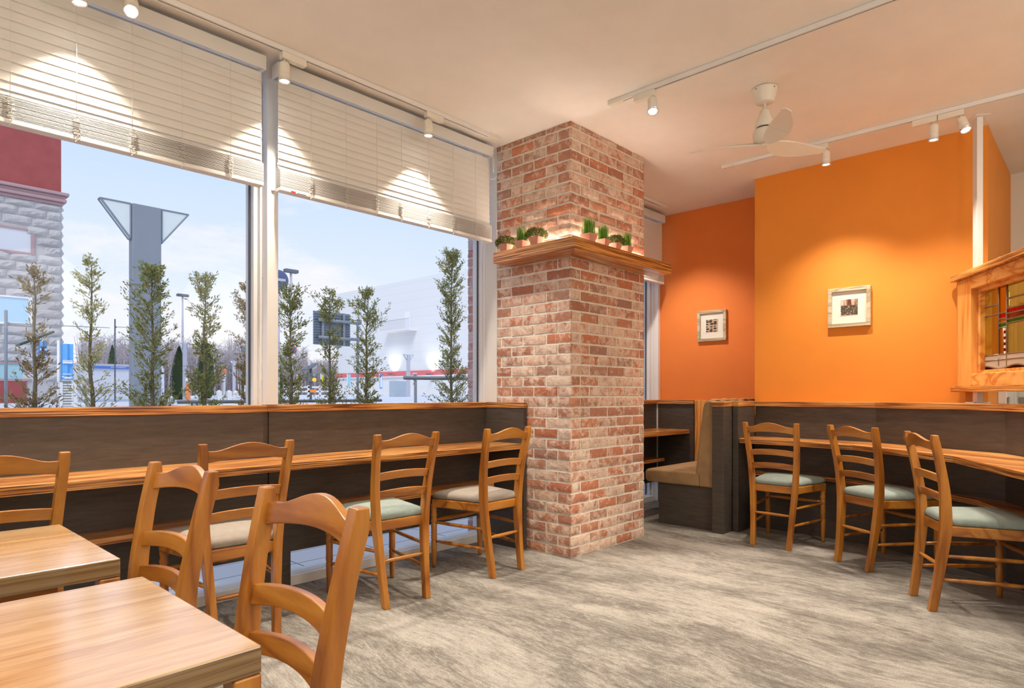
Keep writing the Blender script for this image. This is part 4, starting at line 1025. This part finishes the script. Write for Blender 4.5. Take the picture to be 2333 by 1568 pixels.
# low white canopy building with blue sign band
CB = thing('canopy_building', (8, 40, .85), 'low white canopy building with a blue sign band behind the lantern column', 'building')
a = at_y(130, 826, 40); b_ = at_y(372, 836, 40)
MB().box(a.x, b_.x, 40, 47, a.z-2.0+.0, a.z).build('roof', flat('pale_roof', (.62,.60,.60), .6), CB)
MB().box(a.x-.02, b_.x+.02, 39.9, 39.99, .85, a.z-.18).build('fascia', flat('white_wall_panel', (.74,.76,.80), .6), CB)
s0 = at_y(200, 833, 39.8); s1 = at_y(296, 842, 39.8)
sg2 = MB().box(s0.x, s1.x+.2, 39.82, 39.89, s1.z+.02, s0.z).build('sign_band', flat('blue_sign', (.08,.22,.66), .5), CB)
def text(s_, size, mat_, parent, loc, rot=(math.pi/2,0,0), name='lettering', ext=.002, sx=1.0):
    c = bpy.data.curves.new(name, 'FONT'); c.body = s_; c.size = size; c.extrude = ext; c.align_x = 'CENTER'; c.align_y = 'CENTER'
    o = bpy.data.objects.new('tmp_text', c); COL.objects.link(o); bpy.context.view_layer.update()
    me = bpy.data.meshes.new_from_object(o.evaluated_get(bpy.context.evaluated_depsgraph_get())); bpy.data.objects.remove(o)
    me.materials.clear(); me.materials.append(mat_); q = bpy.data.objects.new(name, me); COL.objects.link(q)
    off = Vector((0,0,0)); p = parent
    while p: off += p.location; p = p.parent
    q.parent = parent; q.location = Vector(loc)-off; q.rotation_euler = rot; q.scale = (sx, 1, 1); return q
MB().box(a.x+.1, b_.x-.1, 39.86, 39.90, 1.25, 1.30).build('rail_line', M['pole_l'], CB)
M['white_p'] = base('white_lettering', (.82,.84,.88), .6)
text('高等専門学校受験相談窓口', (s0.z-s1.z)*.52, M['white_p'], CB, ((s0.x+s1.x)/2+.45, 39.80, (s0.z+s1.z)/2+.01), sx=.80)

# banners
def banner(u0, u1, v0, v1, Y, label, rich=True):
    A = at_y(u0, v0, Y); B = at_y(u1, v1, Y); r = thing('street_banner', (A.x, Y, .85), label, 'banner', 'light blue street banners')
    MB().tube([(A.x-.04, Y, .85), (A.x-.04, Y, A.z+.06)], .022, 8).build('pole', M['white_metal'], r, smooth=True)
    n = 8; P = [(A.x+(B.x-A.x)*k/n, Y+.02*math.sin(k*1.3)) for k in range(n+1)]
    m = MB()
    for k in range(n): m.add([(P[k][0],P[k][1],B.z),(P[k+1][0],P[k+1][1],B.z),(P[k+1][0],P[k+1][1],A.z),(P[k][0],P[k][1],A.z)], [(0,1,2,3)])
    o = m.build('cloth', M['banner'], r, fixn=False); so = o.modifiers.new('s', 'SOLIDIFY'); so.thickness = .006
    h = A.z-B.z; w = B.x-A.x; yy = Y-.035; mk = MB()
    for t0, t1, a0, a1 in ((.455,.475,.08,.95), (.49,.545,.10,.95), (.83,.85,.08,.92), (.915,.965,.25,.92), (.90,.93,.05,.22)): mk.box(A.x+w*a0, A.x+w*a1, yy, yy+.004, A.z-h*t1, A.z-h*t0)
    mk.build('white_marks', M['white_p'], r)
M['banner'] = flat('sky_blue_cloth', (.14,.42,.80), .7)
banner(139, 166, 783, 866, 14, 'light blue banner hanging at the right corner of the stone building')
banner(88, 106, 778, 815, 14, 'smaller light blue banner half hidden by the brownish conifer')
fnc = thing('white_fence', (3, 15, .85), 'white slatted railing under the light blue banner', 'fence')
A = at_y(138, 876, 15); B = at_y(172, 925, 15); f = MB()
for i in range(9): z = .88+i*(A.z-.88)/8; f.box(A.x, B.x, 15, 15.02, z-.012, z+.012)
f.build('slats', M['white_metal'], fnc)
for x in (A.x, B.x): MB().box(x-.03, x+.03, 14.98, 15.04, .85, A.z+.04).build('post', M['white_metal'], fnc)
yb_ = thing('utility_box', (3.1, 15.5, .85), 'dark slatted box behind the white railing', 'box')
A = at_y(141, 868, 15.5); B = at_y(160, 925, 15.5); MB().box(A.x, B.x, 15.4, 15.9, .85, A.z).build('body', flat('olive_slate', (.25,.25,.21), .7), yb_)

# signal poles with arms
def arm_pole(u, w, vt, Y, u1, va, va1, label, mat_='pole'):
    A = at_y(u, vt, Y); r = thing('signal_pole', (A.x, Y, .85), label, 'pole', 'grey signal poles with long arms')
    rad = w*Y/FPX/ray(u, 898).y*.5*.73
    MB().tube([(A.x, Y, .85), (A.x, Y, A.z)], rad, 14).build('pole', M[mat_], r, smooth=True)
    p0 = at_y(u, va, Y); p1 = at_y(u1, va1, Y); p1.z = p0.z+.03
    MB().tube([p0, p1], [rad*.42, rad*.2], 8).build('arm', M[mat_], r, smooth=True)
    MB().box(p0.x-rad*.3, p0.x+rad*2.2, Y-rad*.8, Y+rad*.8, p0.z-rad*1.5, p0.z+rad).build('bracket', M[mat_], r, bevel=.01)
    return r
arm_pole(13.5, 9, 707, 10, 250, 737, 748, 'grey signal pole at the far left with its long thin arm over the stone building')
arm_pole(262, 4, 727, 24, 330, 745, 746, 'thin pole with short arm left of the big lantern column', 'pole_d')
sp_ = arm_pole(815, 8, 735, 16, 715, 731, 731, 'grey pole carrying the back of the large road sign')
# road sign seen from behind
A = at_y(713, 708, 16); B = at_y(796, 790, 16)
rs = thing('road_sign', ((A.x+B.x)/2, 16, B.z), 'large dark slatted back of a road sign in the second window', 'sign')
sl = MB(); hz = (A.z-B.z)/13
for i in range(13): sl.box(A.x, B.x, 15.97, 16.0, B.z+i*hz+.012, B.z+(i+1)*hz); sl.box(A.x, B.x, 15.94, 15.97, B.z+i*hz, B.z+i*hz+.018)
sl.build('slatted_back', flat('slate_blue_metal', (.16,.20,.25), .5), rs)
for t in (.22, .80): x = A.x+(B.x-A.x)*t; MB().box(x-.03, x+.03, 15.90, 15.94, B.z, A.z).build('bracket', M['pole'], rs)
for t in (.73, .22):
    z = B.z+(A.z-B.z)*t; MB().tube([(A.x+.1, 15.87, z), (at_y(815, 700, 16).x, 15.87, z)], .045, 10).build('arm', M['pole'], rs, smooth=True)
def t_lamp(u, vt, Y, half, label):
    A = at_y(u, vt, Y); r = thing('street_light', (A.x, Y, .85), label, 'street lamp', 'slim T-shaped street lights')
    MB().tube([(A.x, Y, .85), (A.x, Y, A.z)], [.07,.045], 10).build('pole', M['pole_l'], r, smooth=True)
    hw = half*Y/FPX/ray(u, 898).y*.73
    MB().box(A.x-hw, A.x+hw, Y-.12, Y+.12, A.z, A.z+.14).build('lamp_head', M['pole_d'], r, bevel=.03)
t_lamp(416, 676, 37, 17, 'slim T-shaped street light right of the big lantern column')
t_lamp(663, 622, 24, 22, 'slim T-shaped street light above the conifer right of the mullion')
# round mirror back beside the mullion
A = at_y(636, 638, 12); r = thing('traffic_mirror', (A.x, 12, .85), 'dark blue rounded back of a traffic mirror beside the mullion', 'mirror')
MB().tube([(A.x, 12.06, .85), (A.x, 12.06, A.z)], .04, 10).build('pole', M['pole_l'], r, smooth=True)
MB().lathe([(.19,-.02),(.20,0),(.16,.03),(.05,.05)], (A.x, 12, A.z), 24, Matrix.Rotation(math.pi/2, 4, 'X')).build('mirror_back', flat('navy_metal', (.08,.11,.22), .4), r, smooth=True)
MB().box(A.x-.10, A.x+.10, 11.93, 11.96, A.z-.03, A.z+.02).build('bracket', M['pole_l'], r)
# signal head on the arm left of the mullion
A = at_y(563, 795, 16); r = thing('arm_signal', (A.x+.6, 16, .85), 'small green-grey signal head on an arm left of the mullion', 'traffic light')
MB().tube([(A.x-.12, 16, A.z), (A.x+.05, 16, A.z)], .09, 12).build('housing', flat('green_grey', (.22,.27,.27), .5), r, smooth=True)
MB().tube([(A.x+.05, 16, A.z), (A.x+.62, 16, A.z+.04)], .02, 8).build('arm', M['pole'], r, smooth=True)
MB().tube([(A.x+.62, 16, .85), (A.x+.62, 16, A.z+.2)], .06, 10).build('pole', M['pole'], r, smooth=True)
# solar panel lamp at the far left
A = at_y(80, 772, 11); r = thing('solar_light', (A.x, 11, .85), 'dark tilted panel on a pole behind the brownish conifer', 'street lamp')
MB().tube([(A.x, 11, .85), (A.x, 11, A.z)], .03, 8).build('pole', M['pole_l'], r, smooth=True)
MB().box(-.22, .22, -.15, .15, -.015, .015, Matrix.Translation(A)@Matrix.Rotation(math.radians(-28), 4, 'Y')).build('panel', flat('dark_green_panel', (.03,.07,.05), .4), r)
# amber flashing signal
A = at_y(708, 845, 22); r = thing('warning_signal', (A.x, 22, .85), 'black warning light post with lit amber lamp and small solar panel', 'traffic light')
k = 22/FPX/ray(708, 898).y*.73
MB().tube([(A.x, 22, .85), (A.x, 22, A.z+.15)], .045, 8).build('pole', M['pole_d'], r, smooth=True)
MB().box(A.x-.18, A.x+.22, 21.85, 22.05, at_y(708, 870, 22).z, at_y(708, 851, 22).z).build('housing', M['pole_d'], r, bevel=.03)
MB().box(-.25, .25, -.2, .2, -.02, .02, Matrix.Translation(at_y(707, 836, 22))@Matrix.Rotation(math.radians(-30), 4, 'Y')).build('solar_panel', M['pole_d'], r)
ro = Matrix.Rotation(math.pi/2, 4, 'X')
MB().lathe([(.07,0),(.075,.05),(.02,.06)], (A.x+.04, 21.84, at_y(708, 865.5, 22).z), 16, ro).build('amber_lamp', emit('lit_amber', (1,.42,.05), 1.6), r, smooth=True)
MB().lathe([(.07,0),(.075,.05),(.02,.06)], (A.x+.04, 21.84, at_y(708, 855.5, 22).z), 16, ro).build('dark_lamp', base('unlit_lens', (.25,.27,.24), .3), r, smooth=True)
A = at_y(702, 888, 22); B = at_y(714, 894, 22); MB().box(A.x, B.x, 21.8, 21.85, B.z, A.z).build('orange_board', emit('lit_orange_board', (1,.25,.03), 1.1), r)
# no-parking disc
A = at_y(668, 797, 13); r = thing('round_road_sign', (A.x, 13, .85), 'round blue and red no-parking sign among the conifer foliage', 'sign')
MB().tube([(A.x, 13.05, .85), (A.x, 13.05, A.z+.1)], .03, 8).build('pole', M['pole_l'], r, smooth=True)
MB().lathe([(.085,-.01),(.085,0)], (A.x, 13, A.z), 24, ro).build('rim', base('red_sign', (.70,.03,.03), .5), r)
MB().lathe([(.062,0),(.062,.006)], (A.x, 12.99, A.z), 24, ro).build('disc', base('blue_sign_face', (.05,.30,.65), .5), r)
MB().box(-.062, .062, -.004, .004, -.009, .009, Matrix.Translation((A.x, 12.975, A.z))@Matrix.Rotation(math.radians(45), 4, 'Y')).build('bar', base('red_sign_bar', (.70,.03,.03), .5), r)
# small coloured flags
def flag(u0, u1, v0, v1, Y, mat_, label, txt=None):
    A = at_y(u0, v0, Y); B = at_y(u1, v1, Y); r = thing('flag', (A.x, Y, .85), label, 'flag')
    MB().tube([(A.x, Y, .85), (A.x, Y, A.z+.05)], .02, 6).build('pole', M['white_metal'], r)
    MB().box(A.x+.02, B.x, Y-.01, Y+.01, B.z, A.z).build('cloth', mat_, r)
    if txt: MB().box(A.x+(B.x-A.x)*.3, B.x-(B.x-A.x)*.15, Y-.02, Y-.015, B.z+(A.z-B.z)*.1, B.z+(A.z-B.z)*.8).build('white_marks', M['white_p'], r)
yl = flat('yellow_cloth', (.80,.58,.05), .7)
flag(677, 682, 856, 886, 25, yl, 'yellow flag just right of the conifer beside the mullion')
flag(731, 737, 854, 878, 25, yl, 'yellow flag behind the conifer in front of the road sign')
flag(791, 799, 853, 880, 30, flat('aqua_cloth', (.35,.62,.72), .7), 'aqua flag between two conifers in front of the white building')
flag(864, 871, 852, 886, 30, flat('mid_blue_cloth', (.16,.38,.75), .7), 'blue flag on the white building forecourt, left of the grey cabinet', True)
nb = thing('notice_board', (0,0,0), 'narrow notice strip with dark and yellow patches on the white building', 'sign')
A = at_y(940, 850, 49); B = at_y(949, 880, 49); nb.location = (A.x, 49, .85)
MB().box(A.x, B.x, 48.95, 49, .85, A.z).build('board', M['white_p'], nb)
for i, (t, c) in enumerate(((.0,(.25,.2,.2)), (.35,(.35,.35,.40)), (.68,(.65,.5,.15)))): z = A.z-(A.z-B.z)*(t+.14); MB().box(A.x+.02, B.x-.02, 48.93, 48.95, z-.12, z+.10).build('poster', flat('poster_%d' % i, c, .6, amp=.5, sc=8), nb)
cb = thing('street_cabinet', (0,0,0), 'grey-blue utility cabinet beside the pale lantern column', 'cabinet')
A = at_y(899, 868, 46); B = at_y(926, 903, 46); cb.location = (A.x, 46, .85)
MB().box(A.x, B.x, 46, 46.8, .85, A.z).build('body', flat('pale_blue_grey', (.38,.46,.52), .5), cb, bevel=.02)
g = MB()
for i in range(7): x = A.x+.1+i*(B.x-A.x)*.085; g.box(x, x+.03, 45.98, 46, 1.05, 1.2)
g.build('vents', M['pole_l'], cb)
# white store building
XW = 60.0
def atx(u, v): return at_x(u, v, XW)
WB = thing('white_building', (XW, 80, .85), 'large windowless white building with a red band beyond the road', 'building')
yl_, yr_ = atx(767, 700).y, 40; zt_ = 18.45
wpan = base('white_cladding', (.80,.80,.79), .6); nt, N, L, b_ = nodes(wpan); vec, t = texc(N, L)
k = N('ShaderNodeTexWave'); k.wave_type = 'BANDS'; k.bands_direction = 'Z'; k.inputs['Scale'].default_value = .24; L(vec, k.inputs['Vector'])
r_ = ramp(N, [(.0, (.72,.72,.71)), (.03, (.76,.76,.75))]); L(k.outputs['Fac'], r_.inputs[0]); L(r_.outputs[0], b_.inputs['Base Color'])
MB().box(XW, XW+30, yr_, yl_, .85, zt_).build('wall', wpan, WB)
MB().box(XW-.15, XW, yr_, yl_+.1, 3.85, 4.60).build('red_band', flat('salmon_red_band', (.72,.17,.17), .6), WB)
MB().box(XW-.25, XW, yr_, yl_, 3.70, 3.85).build('white_trim', M['white_p'], WB)
A = atx(885, 757); B = atx(950, 757); zf = A.z
bl = MB().box(XW-1.6, XW, B.y, A.y, zf-.25, zf); bo = bl.build('balcony', wpan, WB)
rl = MB()
for y in [B.y+(A.y-B.y)*i/24 for i in range(25)]: rl.box(XW-1.58, XW-1.54, y-.02, y+.02, zf, zf+1.5)
rl.box(XW-1.6, XW-1.52, B.y, A.y, zf+1.45, zf+1.53); rl.build('railing', M['pole_l'], bo)
A = atx(923, 712); B = atx(933, 748); MB().box(XW-.08, XW, B.y, A.y, zf, A.z).build('door', M['white_p'], WB)
# floodlights on the red band: up-lights with their glow on the wall
for i, u in enumerate((900, 988)):
    p = atx(u, 853); r = thing('floodlight', (XW-.9, p.y, p.z), 'lit floodlight above the red band, %s' % ('left of the pale lantern column' if i == 0 else 'beside the tallest conifer'), 'floodlight')
    MB().tube([(XW, p.y, p.z+.1), (XW-.9, p.y, p.z)], .04, 6).build('bracket', M['pole_d'], r)
    MB().box(XW-1.15, XW-.8, p.y-.35, p.y+.35, p.z-.1, p.z+.1).build('lamp_body', M['pole_d'], r)
    spot_light('floodlight_beam', (XW-.9, p.y, p.z+.2), (XW-.02, p.y, p.z+2.0), 450, 110, 1, (1,.95,.9), .2)

# cone-shaped trees and hedge, bare woodland
def cone_tree(u, vt, hw, vb, Y, label, mi=0):
    A = at_y(u, vt, Y); Bz = .85; mp_ = Y/FPX/ray(u, 898).y*.73; R0 = hw*mp_
    r = thing('cone_tree', (A.x, Y, .85), label, 'tree', 'dark cone-shaped evergreens'); rnd = random.Random(int(u*7)); f = MB(); Hh = A.z-Bz
    MB().lathe([(R0*.15,0),(R0*.12,Hh*.3)], (A.x, Y, Bz), 8).build('trunk', M['bark'], r)
    prof = [(0.55,0),(.95,.12),(1,.3),(.85,.55),(.5,.8),(.12,.97),(.01,1.0)]
    rr = lambda t: next((a+(b2-a)*(t-ta)/(tb-ta) for (a, ta), (b2, tb) in zip(prof, prof[1:]) if ta <= t <= tb), .01)*R0
    f.lathe([(q*R0*.86, t*Hh) for q, t in prof], (A.x, Y, Bz), 14)
    for i in range(2600):
        t = rnd.random(); a = rnd.uniform(0, 6.28); q = rr(t)*rnd.uniform(.82, 1.06); c = Vector((A.x+math.cos(a)*q, Y+math.sin(a)*q, Bz+t*Hh)); s_ = R0*.10
        d = Vector((math.cos(a)*.5+rnd.gauss(0,.3), math.sin(a)*.5+rnd.gauss(0,.3), .8)).normalized()*s_*1.3; w_ = d.cross(Vector((rnd.random(), rnd.random(), 0))).normalized()*s_*.35
        f.add([c-w_, c+w_, c+d], [(0,1,2)])
    f.build('foliage', M['evergreen'], r, fixn=False)
M['evergreen'] = leaf('dark_evergreen', [(0, (.012,.03,.010)), (.6, (.03,.06,.018)), (1, (.06,.10,.03))], .1)
cone_tree(256, 787, 17, 830, 51, 'dark cone-shaped evergreen rising behind the canopy building')
cone_tree(408, 790, 24, 908, 30, 'dark cone-shaped evergreen behind a thin pale lantern column')
cone_tree(468, 770, 26, 900, 27, 'dark cone-shaped evergreen behind the conifer right of the big column')
cone_tree(557, 822, 9, 900, 40, 'narrow dark evergreen at the left edge of the mullion')
cone_tree(636, 828, 12, 905, 30, 'dark evergreen peeking out at the right edge of the mullion')
def woods():
    rnd = random.Random(9); m = MB()
    for i in range(1500):
        u = rnd.uniform(180, 800); Yw = rnd.uniform(101, 122); p = at_y(u, 900, Yw); h = rnd.uniform(3.2, 5.0)*Yw/60*(.75 if u > 700 else 1)*(1.15 if 520 < u < 620 else 1)
        q = .05*Yw/60; m.tube([(p.x, p.y, .85), (p.x+rnd.gauss(0,.2), p.y, .85+h*.5), (p.x+rnd.gauss(0,.5), p.y, .85+h)], [q, q*.7, q*.15], 3, cap=False)
        for k in range(12):
            t = rnd.uniform(.2,.98); s_ = Vector((p.x, p.y, .85+h*t)); e_ = s_+Vector((rnd.gauss(0,.8), rnd.gauss(0,.3), rnd.uniform(.3,1.2))); m.tube([s_, e_], [q*.4, q*.08], 3, cap=False)
    o = m.build('bare_woodland', rough_mat('bare_twigs', (.42,.37,.38), 1, .25, 0), fixn=False)
    tag(o, 'hazy grey-brown belt of leafless trees along the horizon', 'woodland', kind='stuff')
woods()
# chain bollards, orange sign, marker posts
def bollard(u, Y, label):
    A = at_y(u, 895, Y); r = thing('bollard', (A.x, Y, .85), label, 'bollard', 'white bollards joined by a chain')
    MB().box(A.x-.05, A.x+.05, Y-.05, Y+.05, .85, 1.16).add([(A.x-.05,Y-.05,1.16),(A.x+.05,Y-.05,1.16),(A.x+.05,Y+.05,1.16),(A.x-.05,Y+.05,1.16),(A.x,Y,1.20)], [(0,1,4),(1,2,4),(2,3,4),(3,0,4)]).build('post', M['white_metal'], r)
    return A.x
xb = [bollard(u, Y, l) for u, Y, l in ((450, 15.5, 'white bollard half hidden by the conifer right of the big column'), (499, 15.5, 'white bollard at the start of the hanging chain'), (522, 15.5, 'white bollard in the middle of the hanging chain'), (537, 17.5, 'white bollard nearest the mullion'))]
ck = thing('bollard_chain', (xb[1], 15.5, 1.0), 'white chain hanging in loops between the bollards', 'chain')
ys = [15.5,15.5,15.5,17.5]
for i in range(3):
    MB().tube([(xb[i]+(xb[i+1]-xb[i])*t, ys[i]+(ys[i+1]-ys[i])*t, 1.12-.14*math.sin(math.pi*t)) for t in [k/10 for k in range(11)]], .012, 6).build('chain_loop', M['white_metal'], ck, smooth=True)
A = at_y(424, 862, 18); B = at_y(434, 905, 18); r = thing('orange_sign', (A.x, 18, .85), 'narrow orange and white sign board beside a cone-shaped tree', 'sign')
zm = at_y(424, 872, 18).z
MB().box(A.x, B.x, 18, 18.04, .86, zm).build('orange_panel', flat('orange_board', (.80,.26,.09), .6), r); MB().box(A.x, B.x, 18, 18.04, zm, A.z).build('white_panel', M['white_p'], r)
MB().box(A.x+.07, A.x+.11, 17.98, 18, zm+.05, zm+.09).build('blue_mark', base('blue_mark', (.1,.4,.75), .6), r)
A = at_y(511, 850, 30); r = thing('marker_post', (A.x, 30, .85), 'white marker post with an orange cap in front of the woodland', 'post')
MB().tube([(A.x, 30, .85), (A.x, 30, A.z)], .06, 8).build('post', M['white_metal'], r); MB().lathe([(.12,0),(.12,.1),(.08,.2)], (A.x, 30, A.z), 10).build('cap', flat('orange_cap', (.80,.25,.12), .6), r)
# distant guard rail and kerb planting
gr = thing('guard_rail', (12, 34, .85), 'pale slatted guard rail across the far side of the road', 'fence')
A = at_y(560, 880, 34); B = at_y(780, 880, 34)
f = MB()
for z in (1.0, 1.25, 1.5): f.box(A.x, B.x, 34, 34.05, z-.05, z+.05)
f.build('rails', M['white_metal'], gr)
for i in range(9): x = A.x+(B.x-A.x)*i/8; MB().box(x-.05, x+.05, 34, 34.1, .85, 1.6).build('post', M['white_metal'], gr)
# brown timber menu structure outside the far window
tm = thing('timber_signboard', (6.35, 4.25, 0), 'dark brown timber frame with white boards outside the far window', 'sign')
tmb = flat('dark_brown_timber', (.09,.045,.03), .6); X0, X1 = 5.55, 7.0; Yt = 4.30
def zz(v): return at_y(1475, v, Yt).z
f = MB()
for v0, v1 in ((654,672),(692,700),(719,740),(774,796),(840,862)): f.box(X0, X1, Yt, Yt+.05, zz(v1), zz(v0))
f.box(at_y(1462,700,Yt).x-.15, at_y(1476, 700, Yt).x, Yt+.001, Yt+.049, zz(740), zz(654)); f.box(X0, at_y(1475, 700, Yt).x, Yt+.001, Yt+.049, zz(840), zz(796))
f.box(X0-.02, X0+.06, Yt+.01, Yt+.06, -.015, zz(640)); f.box(X1-.06, X1+.02, Yt+.01, Yt+.06, -.015, zz(640))
f.build('timber_frame', tmb, tm)
MB().box(X0, X1, Yt+.06, Yt+.09, zz(896), zz(634)).build('white_board', M['white_p'], tm)
text('AX', .10, base('pink_lettering', (.85,.12,.30), .6), tm, (at_y(1473, 645, Yt).x, Yt+.055, zz(645)), name='lettering')

print('objects', len(bpy.data.objects))
